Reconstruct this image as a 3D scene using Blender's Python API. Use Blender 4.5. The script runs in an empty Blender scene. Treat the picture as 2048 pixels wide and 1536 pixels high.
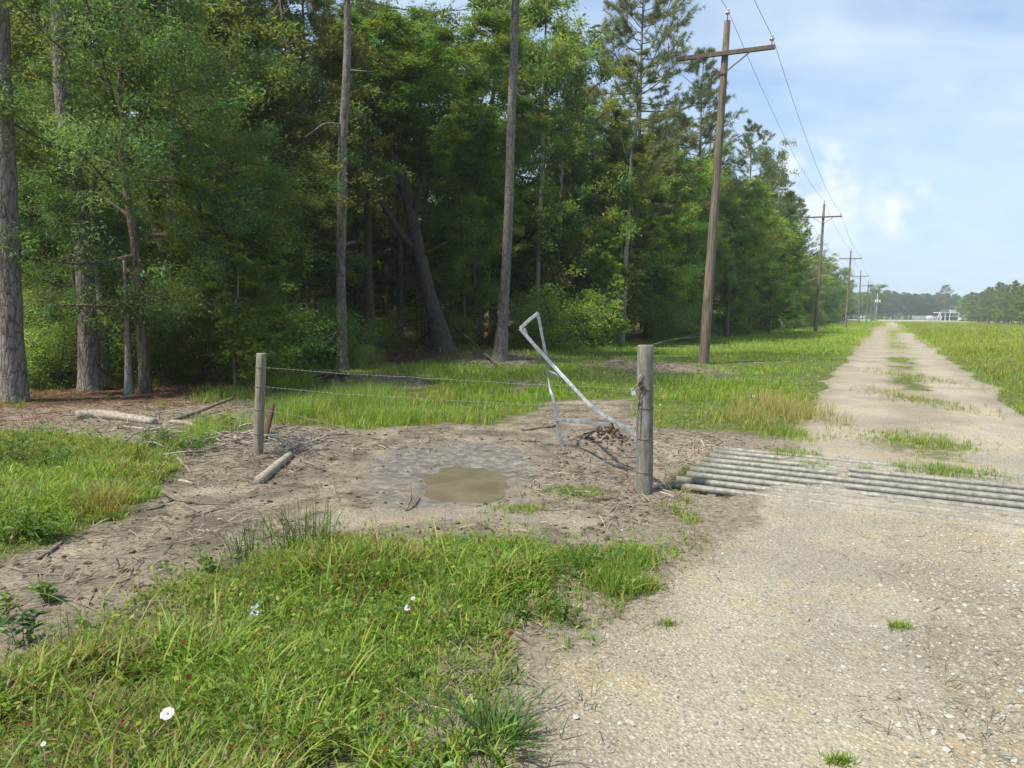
import bpy, math, random
import numpy as np
from math import radians, sin, cos, pi
from mathutils import Vector, Matrix

# ------------------------------------------------------------------ camera / light / exposure
SC = bpy.context.scene
COL = SC.collection
FPX = 1420.0                      # focal length in pixels of the 2048 px wide frame
CAMZ = 1.6
PITCH, ROLL = radians(5.75), radians(0.7)
CAM = np.array([0.0, 0.0, CAMZ])
_f = np.array([0, cos(PITCH), -sin(PITCH)])
_r0 = np.array([1.0, 0, 0]); _u0 = np.array([0, sin(PITCH), cos(PITCH)])
_r = cos(ROLL) * _r0 + sin(ROLL) * _u0
_u = -sin(ROLL) * _r0 + cos(ROLL) * _u0
cam_d = bpy.data.cameras.new('camera')
cam = bpy.data.objects.new('camera', cam_d)
COL.objects.link(cam)
cam.matrix_world = Matrix(((_r[0], _u[0], -_f[0], 0), (_r[1], _u[1], -_f[1], 0), (_r[2], _u[2], -_f[2], CAMZ), (0, 0, 0, 1)))
cam_d.sensor_width = 36.0
cam_d.lens = FPX / 2048 * 36
cam_d.clip_start = 0.05
cam_d.clip_end = 6000
SC.camera = cam

SUN_AZ = np.array([-0.84, -0.47]); SUN_EL = radians(58)      # horizontal direction towards the sun
sd_ = bpy.data.lights.new('sun', 'SUN')
sd_.energy = 4.3
sd_.angle = radians(2.5)
sd_.color = (1.0, 0.94, 0.84)
sun = bpy.data.objects.new('sun', sd_)
COL.objects.link(sun)
to_sun = Vector((SUN_AZ[0] * cos(SUN_EL), SUN_AZ[1] * cos(SUN_EL), sin(SUN_EL) * np.linalg.norm(SUN_AZ)))
sun.rotation_euler = to_sun.to_track_quat('Z', 'Y').to_euler()
sun.location = (-20, 10, 40)

SC.view_settings.view_transform = 'Standard'
SC.view_settings.look = 'None'
SC.view_settings.exposure = 0.86
SC.view_settings.gamma = 1.0
SC.render.engine = 'CYCLES'
SC.cycles.max_bounces = 7
SC.cycles.diffuse_bounces = 4
SC.cycles.glossy_bounces = 2
SC.cycles.transmission_bounces = 4
SC.cycles.volume_bounces = 1
SC.cycles.use_denoising = True
SC.cycles.sample_clamp_indirect = 4
SC.cycles.caustics_reflective = False
SC.cycles.caustics_refractive = False

def pdir(px, py):
    d = (px - 1024) / FPX * _r - (py - 768) / FPX * _u + _f
    return d / np.linalg.norm(d)

def build_world():
    w = bpy.data.worlds.new('World'); SC.world = w; w.use_nodes = True
    nt = w.node_tree; nt.nodes.clear()
    N = lambda t, **k: _node(nt, t, **k)
    sky = N('ShaderNodeTexSky', sky_type='NISHITA', sun_disc=False)
    sky.sun_elevation = SUN_EL
    sky.sun_rotation = math.atan2(SUN_AZ[0], SUN_AZ[1])
    sky.air_density = 0.85; sky.dust_density = 0.6; sky.ozone_density = 2.0
    tc = N('ShaderNodeTexCoord')
    sep = N('ShaderNodeSeparateXYZ'); nt.links.new(tc.outputs['Generated'], sep.inputs[0])
    mz = N('ShaderNodeMath', operation='MAXIMUM'); nt.links.new(sep.outputs[2], mz.inputs[0]); mz.inputs[1].default_value = 0.0
    az = N('ShaderNodeMath', operation='ADD'); nt.links.new(mz.outputs[0], az.inputs[0]); az.inputs[1].default_value = 0.18
    dv = N('ShaderNodeVectorMath', operation='DIVIDE'); nt.links.new(tc.outputs['Generated'], dv.inputs[0])
    cb = N('ShaderNodeCombineXYZ')
    for i in range(3): nt.links.new(az.outputs[0], cb.inputs[i])
    nt.links.new(cb.outputs[0], dv.inputs[1])
    mp = N('ShaderNodeMapping'); nt.links.new(dv.outputs[0], mp.inputs[0])
    mp.inputs['Rotation'].default_value = (0, 0, 0.5); mp.inputs['Scale'].default_value = (1.0, 2.6, 1.0)
    n1 = N('ShaderNodeTexNoise'); n1.inputs['Scale'].default_value = 1.3; n1.inputs['Detail'].default_value = 5
    n1.inputs['Roughness'].default_value = 0.5; n1.inputs['Distortion'].default_value = 0.5
    nt.links.new(mp.outputs[0], n1.inputs['Vector'])
    r1 = N('ShaderNodeMapRange'); nt.links.new(n1.outputs[0], r1.inputs[0])
    r1.inputs[1].default_value = 0.34; r1.inputs[2].default_value = 0.74; r1.inputs[3].default_value = 0.2; r1.inputs[4].default_value = 0.95
    # two low cumulus heaps over the end of the road
    n2 = N('ShaderNodeTexNoise'); n2.inputs['Scale'].default_value = 17; n2.inputs['Detail'].default_value = 8; n2.inputs['Roughness'].default_value = 0.55
    nt.links.new(tc.outputs['Generated'], n2.inputs['Vector'])
    acc = None
    for (px, py, rad, amp) in ((1600, 385, 0.085, 0.85), (1645, 350, 0.055, 0.85), (1675, 405, 0.05, 0.6), (1585, 450, 0.08, 0.45), (1808, 420, 0.05, 0.7), (1765, 405, 0.042, 0.55), (1700, 470, .06, .3), (1850, 90, 0.35, 0.08), (1990, 280, 0.3, 0.08)):
        d = pdir(px, py)
        sub = N('ShaderNodeVectorMath', operation='DISTANCE'); nt.links.new(tc.outputs['Generated'], sub.inputs[0]); sub.inputs[1].default_value = tuple(d)
        mr = N('ShaderNodeMapRange', interpolation_type='SMOOTHSTEP'); nt.links.new(sub.outputs['Value'], mr.inputs[0])
        mr.inputs[1].default_value = rad; mr.inputs[2].default_value = rad * 0.25; mr.inputs[3].default_value = 0; mr.inputs[4].default_value = amp
        if acc is None: acc = mr.outputs[0]
        else:
            a = N('ShaderNodeMath', operation='MAXIMUM'); nt.links.new(acc, a.inputs[0]); nt.links.new(mr.outputs[0], a.inputs[1]); acc = a.outputs[0]
    r2 = N('ShaderNodeMapRange'); nt.links.new(n2.outputs[0], r2.inputs[0])
    r2.inputs[1].default_value = 0.41; r2.inputs[2].default_value = 0.60; r2.inputs[3].default_value = 0.0; r2.inputs[4].default_value = 1.35
    mul = N('ShaderNodeMath', operation='MULTIPLY'); nt.links.new(acc, mul.inputs[0]); nt.links.new(r2.outputs[0], mul.inputs[1])
    cum = N('ShaderNodeMixRGB'); nt.links.new(mul.outputs[0], cum.inputs[0]); cum.inputs[2].default_value = (4.6, 4.85, 5.15, 1); cum.use_clamp = False
    mix = N('ShaderNodeMixRGB'); nt.links.new(r1.outputs[0], mix.inputs[0]); nt.links.new(mix.outputs[0], cum.inputs[1])
    mix.inputs[2].default_value = (3.2, 3.92, 4.65, 1)
    hz = N('ShaderNodeMapRange', interpolation_type='SMOOTHSTEP'); nt.links.new(sep.outputs[2], hz.inputs[0])
    hz.inputs[1].default_value = 0.30; hz.inputs[2].default_value = -0.05; hz.inputs[3].default_value = 0.0; hz.inputs[4].default_value = 0.95
    mixh = N('ShaderNodeMixRGB'); nt.links.new(hz.outputs[0], mixh.inputs[0]); nt.links.new(sky.outputs[0], mixh.inputs[1]); mixh.inputs[2].default_value = (2.0, 2.78, 3.85, 1)
    nt.links.new(mixh.outputs[0], mix.inputs[1])
    bg = N('ShaderNodeBackground'); bg.inputs[1].default_value = 0.122
    nt.links.new(cum.outputs[0], bg.inputs[0])
    out = N('ShaderNodeOutputWorld'); nt.links.new(bg.outputs[0], out.inputs[0])

def _node(nt, t, **k):
    n = nt.nodes.new(t)
    for a, v in k.items(): setattr(n, a, v)
    return n
build_world()

# ------------------------------------------------------------------ numeric helpers
def hash2(ix, iy, seed=0):
    h = (ix.astype(np.int64) * 374761393 + iy.astype(np.int64) * 668265263 + seed * 974711) & 0xffffffff
    h = ((h ^ (h >> 13)) * 1274126177) & 0xffffffff
    h = h ^ (h >> 16)
    return (h & 0xffffff) / float(0xffffff)

def vnoise(x, y, seed=0):
    x = np.asarray(x, float); y = np.asarray(y, float)
    ix = np.floor(x); iy = np.floor(y); fx = x - ix; fy = y - iy
    ux = fx * fx * (3 - 2 * fx); uy = fy * fy * (3 - 2 * fy)
    a = hash2(ix, iy, seed); b = hash2(ix + 1, iy, seed); c = hash2(ix, iy + 1, seed); d = hash2(ix + 1, iy + 1, seed)
    return (a * (1 - ux) + b * ux) * (1 - uy) + (c * (1 - ux) + d * ux) * uy

def fbm(x, y, seed=0, oct=4):
    v = 0; a = 0.5; s = 0
    for o in range(oct):
        v = v + a * vnoise(x * 2 ** o, y * 2 ** o, seed + o * 17); s += a; a *= 0.5
    return v / s

def sstep(a, b, x):
    t = np.clip((x - a) / (b - a), 0, 1); return t * t * (3 - 2 * t)

_vd = pdir(1775, 634); RU = np.array([_vd[0], _vd[1]]) / np.hypot(_vd[0], _vd[1])     # direction of the road
RV = np.array([RU[1], -RU[0]])
def st(x, y): return x * RU[0] + y * RU[1], x * RV[0] + y * RV[1]
def xy(s, t): return s * RU[0] + t * RV[0], s * RU[1] + t * RV[1]
def flat(px, py):
    d = pdir(px, py); k = -CAMZ / d[2]; return np.array([d[0] * k, d[1] * k])

def psd(poly, x, y):
    """signed distance to a polygon, positive inside"""
    P = np.asarray(poly); x = np.asarray(x, float); y = np.asarray(y, float)
    d = np.full(x.shape, 1e18); ins = np.zeros(x.shape, bool)
    for i in range(len(P)):
        a = P[i]; b = P[(i + 1) % len(P)]
        ex, ey = b - a; wx = x - a[0]; wy = y - a[1]
        t = np.clip((wx * ex + wy * ey) / (ex * ex + ey * ey + 1e-12), 0, 1)
        d = np.minimum(d, (wx - ex * t) ** 2 + (wy - ey * t) ** 2)
        c = (a[1] > y) != (b[1] > y)
        ins ^= c & (x < (b[0] - a[0]) * (y - a[1]) / (b[1] - a[1] + 1e-18) + a[0])
    return np.where(ins, 1, -1) * np.sqrt(d)

MUD = [flat(*p) for p in ((0,1330),(-400,1420),(-500,1160),(0,1112),(80,1095),(210,1050),(290,1010),(350,945),(365,908),(300,890),(130,868),(0,872),(-300,880),
      (-300,852),(0,850),(150,842),(330,846),(480,848),(620,852),(720,862),(850,850),(1000,855),(1050,830),(1090,805),(1250,800),(1310,858),(1600,872),
      (1600,900),(1340,970),(1320,1095),(1280,1102),(1150,1098),(1050,1070),(900,1070),(750,1084),(600,1078),(470,1132),(300,1178),(150,1245))]
SAND = [flat(*p) for p in ((600,1050),(700,1010),(850,1005),(1000,1005),(1130,985),(1300,980),(1420,985),(1500,1000),(1420,1090),(1330,1095),(1150,1070),(1000,1042),(850,1052),(700,1062))]
PUD = flat(938, 957); PRX = abs(flat(1026, 957)[0] - flat(850, 957)[0]) / 2; PRY = (flat(940, 921)[1] - flat(940, 996)[1]) / 2
WETC = flat(915, 935)
GS0, GS1 = st(*flat(1340, 970))[0], st(*flat(1420, 903))[0]
GT0 = st(*flat(1345, 968))[1]
POSTR = flat(1288, 985); POSTL = flat(516, 908)

_E = [st(*flat(*p)) for p in ((870,1560),(895,1500),(975,1400),(1025,1290),(1115,1222),(1215,1172),(1320,1110))]
_ES = np.array([e[0] for e in _E] + [6.0]); _ET = np.array([e[1] for e in _E] + [-1.2])
def road_sd(x, y):
    s, t = st(x, y)
    n = (fbm(s * 1.3, t * 1.3, 5) - .5) * 0.5 + (fbm(s * .25, t * 0 + 3.1, 9) - .5) * 0.5
    far = sstep(250, 330, s)
    left = np.interp(s, _ES, _ET) - .1 * sstep(20, 40, s)
    n = n * (.45 + .55 * sstep(5, 8, s))
    return np.minimum(t - left + n, 2.15 + n * .9 - t) - far * 0.0 + np.where(s > 330, -50, 0)
def mud_sd(x, y):
    return psd(MUD, x, y) + (fbm(x * 1.7, y * 1.7, 21) - .5) * 0.45
def sand_sd(x, y):
    return psd(SAND, x, y) + (fbm(x * 2.3, y * 2.3, 31) - .5) * 0.5
def wet_m(x, y):
    dx = (x - WETC[0]) / (PRX * 2.5); dy = (y - WETC[1]) / (PRY * 2.2)
    r = np.sqrt(dx * dx + dy * dy) + (fbm(x * 2.2, y * 2.2, 41) - .5) * 0.9
    return (1 - sstep(0.55, 1.15, r)) * .85
def center_strip(x, y):
    """grass in the middle of the track"""
    s, t = st(x, y)
    n = fbm(s * .33, t * .2, 51, 3) + (fbm(s * 2, t * 3, 52) - .5) * .35
    w = (1 - sstep(.15, .85, np.abs(t - .52 + (fbm(s * .5, t * 0, 53) - .5) * .3) + (fbm(s * 2.2, t * 2.6, 54) - .5) * .9))
    k = .8 * sstep(8.8, 9.4, s) * (1 - sstep(10.2, 12.2, s)) + sstep(17.2, 18.2, s) * (1 - sstep(21.5, 23.5, s)) + sstep(22, 26, s) * sstep(.27, .46, n)
    return w * np.clip(k, 0, 1)

BUMPS = []   # (x, y, r, h) small heaps
_m = flat(1212, 884); BUMPS.append((_m[0], _m[1], .22, .17))
_m = flat(1170, 842); BUMPS.append((_m[0], _m[1], .45, .06))
_m = flat(1320, 905); BUMPS.append((_m[0], _m[1], .45, -.2))
_m = flat(1215, 925); BUMPS.append((_m[0], _m[1], .45, -.09))
_m = flat(760, 762); BUMPS.append((_m[0], _m[1], 1.0, .12))
_m = flat(1000, 715); BUMPS.append((_m[0], _m[1], 1.6, .2))
_m = flat(885, 708); BUMPS.append((_m[0], _m[1], 1.6, .18))

def guard_left(s, t):
    q = (s - GS0) / (GS1 - GS0); tb = -1.25 + 1.0 * np.exp(-((q - .55) / .28) ** 2)
    return 1 - sstep(-.12, .18, t - tb + (fbm(s * 3, t * 3, 61) - .5) * .35)

def guard_low(x, y):
    s, t = st(x, y)
    lowl = guard_left(s, t)
    qq = (s - GS0) / (GS1 - GS0) + (fbm(t * 3, s * 2, 62) - .5) * .16; lowm = sstep(-.3, -.1, t) * (1 - sstep(2.4, 2.7, t)) * sstep(.27, .34, qq) * (1 - sstep(.80, .90, qq))
    g = sstep(GS0 - .12, GS0 - .0, s) * (1 - sstep(GS1 + .1, GS1 + .25, s)) * (1 - sstep(4.2, 4.6, t)) * sstep(GT0 - .1, GT0, t)
    return np.maximum(lowl, lowm) * g

def H(x, y):
    x = np.asarray(x, float); y = np.asarray(y, float)
    s, t = st(x, y)
    d = np.hypot(x, y)
    near = 1 - sstep(25, 60, d)
    onroad = sstep(-.5, .1, np.minimum(t + 1.2, 2.2 - t))
    rough = 1 - .75 * onroad
    z = near * rough * (0.10 * (fbm(x * .55, y * .55, 3) - .5) + .05 * (fbm(x * 2.6, y * 2.6, 4, 3) - .5))
    close = 1 - sstep(9, 14, d)
    pk = np.exp(-(((x - PUD[0]) / (PRX * 1.3)) ** 2 + ((y - PUD[1]) / (PRY * 1.3)) ** 2))
    z = z + close * rough * .022 * (1 - .85 * pk) * (fbm(x * 9, y * 9, 6, 3) - .5) + close * onroad * .008 * (fbm(x * 11, y * 11, 7, 3) - .5)
    q = ((x - PUD[0]) / (PRX * 1.45)) ** 2 + ((y - PUD[1]) / (PRY * 1.45)) ** 2
    k = np.exp(-q * 1.1)
    z = z * (1 - .45 * k) - .075 * k
    for (bx, by, r, h) in BUMPS:
        z = z + h * np.exp(-((x - bx) ** 2 + (y - by) ** 2) / (r * r)) * (0.75 + .5 * vnoise(x * 12, y * 12, 8))
    # cattle guard: packed gravel hides the pipes in the wheel tracks, hollows show them
    g = sstep(GS0 - .2, GS0 - .0, s) * (1 - sstep(GS1 + .05, GS1 + .25, s)) * (1 - sstep(4.2, 4.6, t)) * sstep(GT0 - .1, GT0, t)
    lowl = guard_left(s, t)
    qq = (s - GS0) / (GS1 - GS0) + (fbm(t * 3, s * 2, 62) - .5) * .16; lowm = sstep(-.3, -.1, t) * (1 - sstep(2.4, 2.7, t)) * sstep(.27, .34, qq) * (1 - sstep(.80, .90, qq))
    low = np.maximum(lowl, lowm)
    zg = .019 + .014 * (fbm(x * 5, y * 5, 63) - .5) * 2 - .15 * low
    z = z * (1 - g) + zg * g
    return z
def h1(x, y): return float(H(np.array([x]), np.array([y]))[0])
def P(px, py):
    d = pdir(px, py); z = 0.0
    for _ in range(6):
        k = (z - CAMZ) / d[2]; x, y = d[0] * k, d[1] * k; z = h1(x, y)
    return Vector((x, y, z))
def D3(px, py, depth):
    d = pdir(px, py); k = depth / d[1]
    return Vector((d[0] * k, depth, CAMZ + d[2] * k))

# ------------------------------------------------------------------ mesh builder
class MB:
    def __init__(self): self.V = []; self.F = {}; self.C = []; self.n = 0
    def add(self, V, F, col=None):
        V = np.asarray(V, np.float64).reshape(-1, 3)
        self.V.append(V)
        if not isinstance(F, list): F = [F]
        for f in F:
            f = np.asarray(f, np.int64)
            if len(f): self.F.setdefault(f.shape[1], []).append(f + self.n)
        if col is None: c = np.ones((len(V), 3))
        else:
            c = np.asarray(col, float)
            if c.ndim == 1: c = np.tile(c, (len(V), 1))
        self.C.append(c); self.n += len(V); return self
    def tube(self, path, rad, n=8, cap=True, rough=0, seed=0, col=None, square=False):
        P_ = np.array([tuple(p) for p in path], float); m = len(P_)
        R = np.full(m, float(rad)) if np.isscalar(rad) else np.asarray(rad, float)
        T = np.gradient(P_, axis=0); T /= np.linalg.norm(T, axis=1)[:, None] + 1e-12
        a = np.array([0, 0, 1.0]) if abs(T[0][2]) < .9 else np.array([1.0, 0, 0])
        u = a - T[0] * a.dot(T[0]); u /= np.linalg.norm(u)
        ang = np.arange(n) * 2 * pi / n + (pi / 4 if square else 0)
        V = np.zeros((m, n, 3))
        for i in range(m):
            u = u - T[i] * u.dot(T[i]); u /= np.linalg.norm(u) + 1e-12
            w = np.cross(T[i], u)
            r = R[i]
            rr = r * (1 + rough * (vnoise(ang * 1.6 + seed, np.full(n, i * .7) + seed, seed) - .5) * 2) if rough else np.full(n, r)
            V[i] = P_[i] + rr[:, None] * (np.cos(ang)[:, None] * u + np.sin(ang)[:, None] * w)
        i, j = np.meshgrid(np.arange(m - 1), np.arange(n), indexing='ij'); i = i.ravel(); j = j.ravel(); k = (j + 1) % n
        F = [np.stack([i * n + j, i * n + k, (i + 1) * n + k, (i + 1) * n + j], 1)]
        VV = V.reshape(-1, 3)
        if cap:
            VV = np.vstack([VV, P_[0], P_[-1]]); j = np.arange(n); k = (j + 1) % n
            F.append(np.stack([k, j, np.full(n, m * n)], 1))
            F.append(np.stack([(m - 1) * n + j, (m - 1) * n + k, np.full(n, m * n + 1)], 1))
        return self.add(VV, F, col)
    def box(self, c, size, ax=None, col=None):
        c = np.array(tuple(c)); s = np.array(size) / 2
        A = np.eye(3) if ax is None else np.array([tuple(a) for a in ax])
        V = np.array([[x, y, z] for x in (-1, 1) for y in (-1, 1) for z in (-1, 1)]) * s
        V = V @ A + c
        return self.add(V, np.array([[0, 1, 3, 2], [4, 6, 7, 5], [0, 4, 5, 1], [2, 3, 7, 6], [0, 2, 6, 4], [1, 5, 7, 3]]), col)
    def lathe(self, base, prof, n=12):
        b = np.array(tuple(base)); ang = np.arange(n) * 2 * pi / n
        V = np.array([[[r * cos(a), r * sin(a), z] for a in ang] for r, z in prof]) + b; m = len(prof)
        i, j = np.meshgrid(np.arange(m - 1), np.arange(n), indexing='ij'); i = i.ravel(); j = j.ravel(); k = (j + 1) % n
        return self.add(V.reshape(-1, 3), np.stack([i * n + j, i * n + k, (i + 1) * n + k, (i + 1) * n + j], 1))
    def mesh(self, name, mat, smooth=True, color=False):
        me = bpy.data.meshes.new(name)
        V = np.vstack(self.V); me.vertices.add(len(V)); me.vertices.foreach_set('co', V.ravel().astype(np.float32))
        loops = []; starts = []; tot = []; off = 0
        for k, fs in self.F.items():
            f = np.vstack(fs); loops.append(f.ravel()); starts.append(off + np.arange(len(f)) * k); tot.append(np.full(len(f), k)); off += f.size
        L = np.concatenate(loops); S = np.concatenate(starts); T_ = np.concatenate(tot)
        me.loops.add(len(L)); me.loops.foreach_set('vertex_index', L.astype(np.int32))
        me.polygons.add(len(S)); me.polygons.foreach_set('loop_start', S.astype(np.int32))
        try: me.polygons.foreach_set('loop_total', T_.astype(np.int32))
        except Exception: pass
        me.polygons.foreach_set('use_smooth', np.full(len(S), smooth))
        if color:
            a = me.attributes.new('col', 'FLOAT_COLOR', 'POINT'); C = np.vstack(self.C)
            a.data.foreach_set('color', np.hstack([C, np.ones((len(C), 1))]).ravel().astype(np.float32))
        me.update(calc_edges=True)
        if mat: me.materials.append(mat)
        return me
    def build(self, name, mat, parent=None, smooth=True, color=False, local=False):
        """local: the vertices are in world space and the parent's location is subtracted"""
        if local and parent is not None:
            o = np.array(parent.location); self.V = [v - o for v in self.V]
        return link(name, self.mesh(name, mat, smooth, color), parent)

def link(name, me, parent=None):
    o = bpy.data.objects.new(name, me); COL.objects.link(o)
    if parent is not None: o.parent = parent
    return o
def thing(name, label, cat, loc=(0, 0, 0), rz=0, group=None):
    o = bpy.data.objects.new(name, None); COL.objects.link(o)
    o.location = loc; o.rotation_euler = (0, 0, rz); o.empty_display_size = .2
    return tag(o, label, cat, group)
def tag(o, label=None, cat=None, group=None, kind=None):
    if label: o['label'] = label
    if cat: o['category'] = cat
    if group: o['group'] = group
    if kind: o['kind'] = kind
    return o

# ------------------------------------------------------------------ materials
def new_mat(name):
    m = bpy.data.materials.new(name); m.use_nodes = True; nt = m.node_tree; nt.nodes.clear()
    out = _node(nt, 'ShaderNodeOutputMaterial'); b = _node(nt, 'ShaderNodeBsdfPrincipled')
    nt.links.new(b.outputs[0], out.inputs[0]); return m, nt, b, out
def coords(nt, scale=(1, 1, 1)):
    tc = _node(nt, 'ShaderNodeTexCoord'); mp = _node(nt, 'ShaderNodeMapping'); mp.inputs['Scale'].default_value = scale
    nt.links.new(tc.outputs['Object'], mp.inputs[0]); return mp.outputs[0]
def noise(nt, vec, scale, detail=5, rough=.55, dist=0):
    n = _node(nt, 'ShaderNodeTexNoise'); n.inputs['Scale'].default_value = scale; n.inputs['Detail'].default_value = detail
    n.inputs['Roughness'].default_value = rough; n.inputs['Distortion'].default_value = dist; nt.links.new(vec, n.inputs['Vector']); return n.outputs[0]
def voro(nt, vec, scale, feature='F1', out='Distance', rnd=1.0):
    n = _node(nt, 'ShaderNodeTexVoronoi', feature=feature); n.inputs['Scale'].default_value = scale; n.inputs['Randomness'].default_value = rnd
    nt.links.new(vec, n.inputs['Vector']); return n.outputs[out]
def ramp(nt, fac, stops):
    r = _node(nt, 'ShaderNodeValToRGB'); nt.links.new(fac, r.inputs[0]); e = r.color_ramp.elements
    while len(e) > 1: e.remove(e[-1])
    e[0].position = stops[0][0]; e[0].color = (*stops[0][1], 1)
    for p, c in stops[1:]:
        x = e.new(p); x.color = (*c, 1)
    return r.outputs[0]
def mixc(nt, fac, a, b, mode='MIX'):
    m = _node(nt, 'ShaderNodeMixRGB', blend_type=mode)
    for i, v in ((0, fac), (1, a), (2, b)):
        if hasattr(v, 'links') or hasattr(v, 'is_linked'): nt.links.new(v, m.inputs[i])
        elif i == 0: m.inputs[0].default_value = v
        else: m.inputs[i].default_value = (*v, 1)
    return m.outputs[0]
def math_(nt, op, a, b=0.5, clamp=False):
    m = _node(nt, 'ShaderNodeMath', operation=op, use_clamp=clamp)
    for i, v in ((0, a), (1, b)):
        if hasattr(v, 'is_linked'): nt.links.new(v, m.inputs[i])
        else: m.inputs[i].default_value = v
    return m.outputs[0]
def mrange(nt, v, a, b, c=0, d=1):
    m = _node(nt, 'ShaderNodeMapRange'); nt.links.new(v, m.inputs[0])
    for i, q in enumerate((a, b, c, d)): m.inputs[i + 1].default_value = q
    return m.outputs[0]
def bump(nt, b, hgt, strength, dist):
    n = _node(nt, 'ShaderNodeBump'); n.inputs['Strength'].default_value = strength; n.inputs['Distance'].default_value = dist
    nt.links.new(hgt, n.inputs['Height']); nt.links.new(n.outputs[0], b.inputs['Normal'])

def surf_mat(name, stops, scale=6, stretch=(1, 1, 1), rough=.8, bstr=.4, bdist=.01, detail=6, metallic=0, spec=.3, vor=None):
    m, nt, b, o = new_mat(name); v = coords(nt, stretch)
    n = noise(nt, v, scale, detail, .62, .3)
    nt.links.new(ramp(nt, n, stops), b.inputs['Base Color'])
    b.inputs['Roughness'].default_value = rough; b.inputs['Metallic'].default_value = metallic; b.inputs['Specular IOR Level'].default_value = spec
    hh = n
    if vor:
        hh = math_(nt, 'ADD', voro(nt, v, vor, 'DISTANCE_TO_EDGE'), math_(nt, 'MULTIPLY', n, .6))
    if bstr: bump(nt, b, hh, bstr, bdist)
    return m

def bark(name, c0, c1, c2, vs=17, stretch=(1, 1, .30), bd=.05):
    m, nt, b, o = new_mat(name); v = coords(nt, stretch)
    n0 = noise(nt, v, 3.0, 4, .6)
    wv = mixc(nt, .2, v, n0)
    e = voro(nt, wv, vs, 'DISTANCE_TO_EDGE'); n = noise(nt, v, 14, 6, .65)
    plate = ramp(nt, n, [(.3, c1), (.7, c2)])
    f = mrange(nt, math_(nt, 'ADD', e, math_(nt, 'MULTIPLY', n, .12)), 0.04, .16, .0, 1)
    c = mixc(nt, f, c0, plate)
    big = noise(nt, coords(nt, (1, 1, .6)), .9, 3)
    c = mixc(nt, mrange(nt, big, .45, .7, 0, .45), c, (c2[0] * .8, c2[1] * .95, c2[2] * .8))
    nt.links.new(c, b.inputs['Base Color']); b.inputs['Roughness'].default_value = .9; b.inputs['Specular IOR Level'].default_value = .15
    bump(nt, b, math_(nt, 'ADD', math_(nt, 'MINIMUM', e, .2), math_(nt, 'MULTIPLY', n, .12)), .9, bd); return m

def leaf_mat(name, trans=.42, rough=.5, tint=(1.25, 1.3, .55), usecol=True, spec=.35):
    m, nt, b, out = new_mat(name)
    a = _node(nt, 'ShaderNodeAttribute', attribute_name='col')
    c = a.outputs['Color']
    if usecol:
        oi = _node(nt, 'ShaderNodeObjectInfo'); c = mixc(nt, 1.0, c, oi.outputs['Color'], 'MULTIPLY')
    nt.links.new(c, b.inputs['Base Color']); b.inputs['Roughness'].default_value = rough; b.inputs['Specular IOR Level'].default_value = spec
    t = _node(nt, 'ShaderNodeBsdfTranslucent'); nt.links.new(mixc(nt, 1.0, c, tint, 'MULTIPLY'), t.inputs[0])
    mx = _node(nt, 'ShaderNodeMixShader'); mx.inputs[0].default_value = trans
    nt.links.new(b.outputs[0], mx.inputs[1]); nt.links.new(t.outputs[0], mx.inputs[2]); nt.links.new(mx.outputs[0], out.inputs[0]); return m

M = {}
M['leaf'] = leaf_mat('leaf', .5, tint=(1.3, 1.35, .6))
M['needle'] = leaf_mat('needle', .3, .45, (1.1, 1.2, .7))
M['grass'] = leaf_mat('grass_blade', .45, .5, (1.2, 1.25, .5), usecol=False, spec=.25)
M['dry'] = leaf_mat('dry_straw', .15, .8, (1, .95, .8), usecol=False, spec=.1)
M['pine_bark'] = bark('pine_bark', (.032, .025, .022), (.13, .108, .098), (.25, .22, .20))
M['dark_bark'] = bark('dark_bark', (.014, .012, .011), (.050, .044, .038), (.115, .102, .09), 20, (1, 1, .35))
M['brown_bark'] = bark('brown_bark', (.03, .02, .014), (.12, .085, .06), (.20, .155, .12))
M['grey_bark'] = bark('grey_bark', (.09, .08, .07), (.17, .155, .135), (.26, .245, .215), 9, (1, 1, .9), .01)
M['pole_wood'] = surf_mat('pole_wood', [(.33, (.045, .036, .027)), (.47, (.13, .105, .078)), (.64, (.245, .208, .16))], 7, (4, 4, .18), .85, .5, .01)
M['arm_wood'] = surf_mat('arm_wood', [(.3, (.06, .045, .036)), (.7, (.16, .125, .1))], 9, (1, 1, 1), .85, .3, .005)
M['post_wood'] = surf_mat('post_wood', [(.28, (.10, .085, .06)), (.5, (.20, .18, .13)), (.72, (.30, .275, .21))], 6, (9, 9, .9), .85, .5, .006)
M['post_grey'] = surf_mat('post_grey', [(.28, (.09, .082, .066)), (.5, (.165, .158, .135)), (.72, (.27, .265, .24))], 5, (7, 7, 1.2), .8, .4, .006)
M['dead_wood'] = surf_mat('dead_wood', [(.3, (.10, .08, .06)), (.5, (.26, .225, .18)), (.7, (.42, .38, .32))], 7, (5, 5, 5), .9, .6, .012)
M['stick'] = surf_mat('stick_wood', [(.3, (.07, .05, .038)), (.55, (.17, .13, .10)), (.75, (.30, .25, .20))], 9, (3, 3, 3), .9, .5, .01)
M['red_wood'] = surf_mat('red_wood', [(.3, (.035, .017, .011)), (.7, (.115, .058, .038))], 9, (3, 3, 3), .9, .5, .01)
M['galv'] = surf_mat('galvanised_steel', [(.3, (.24, .26, .28)), (.55, (.36, .385, .41)), (.75, (.48, .50, .52))], 30, (1, 1, 1), .42, .05, .002, metallic=.65, spec=.5)
M['wire'] = surf_mat('wire_steel', [(.3, (.15, .145, .135)), (.7, (.31, .30, .275))], 40, rough=.55, bstr=0, metallic=.5)
M['cable'] = surf_mat('cable', [(.3, (.16, .17, .18)), (.7, (.24, .25, .26))], 10, rough=.6, bstr=0, metallic=.3)
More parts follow.
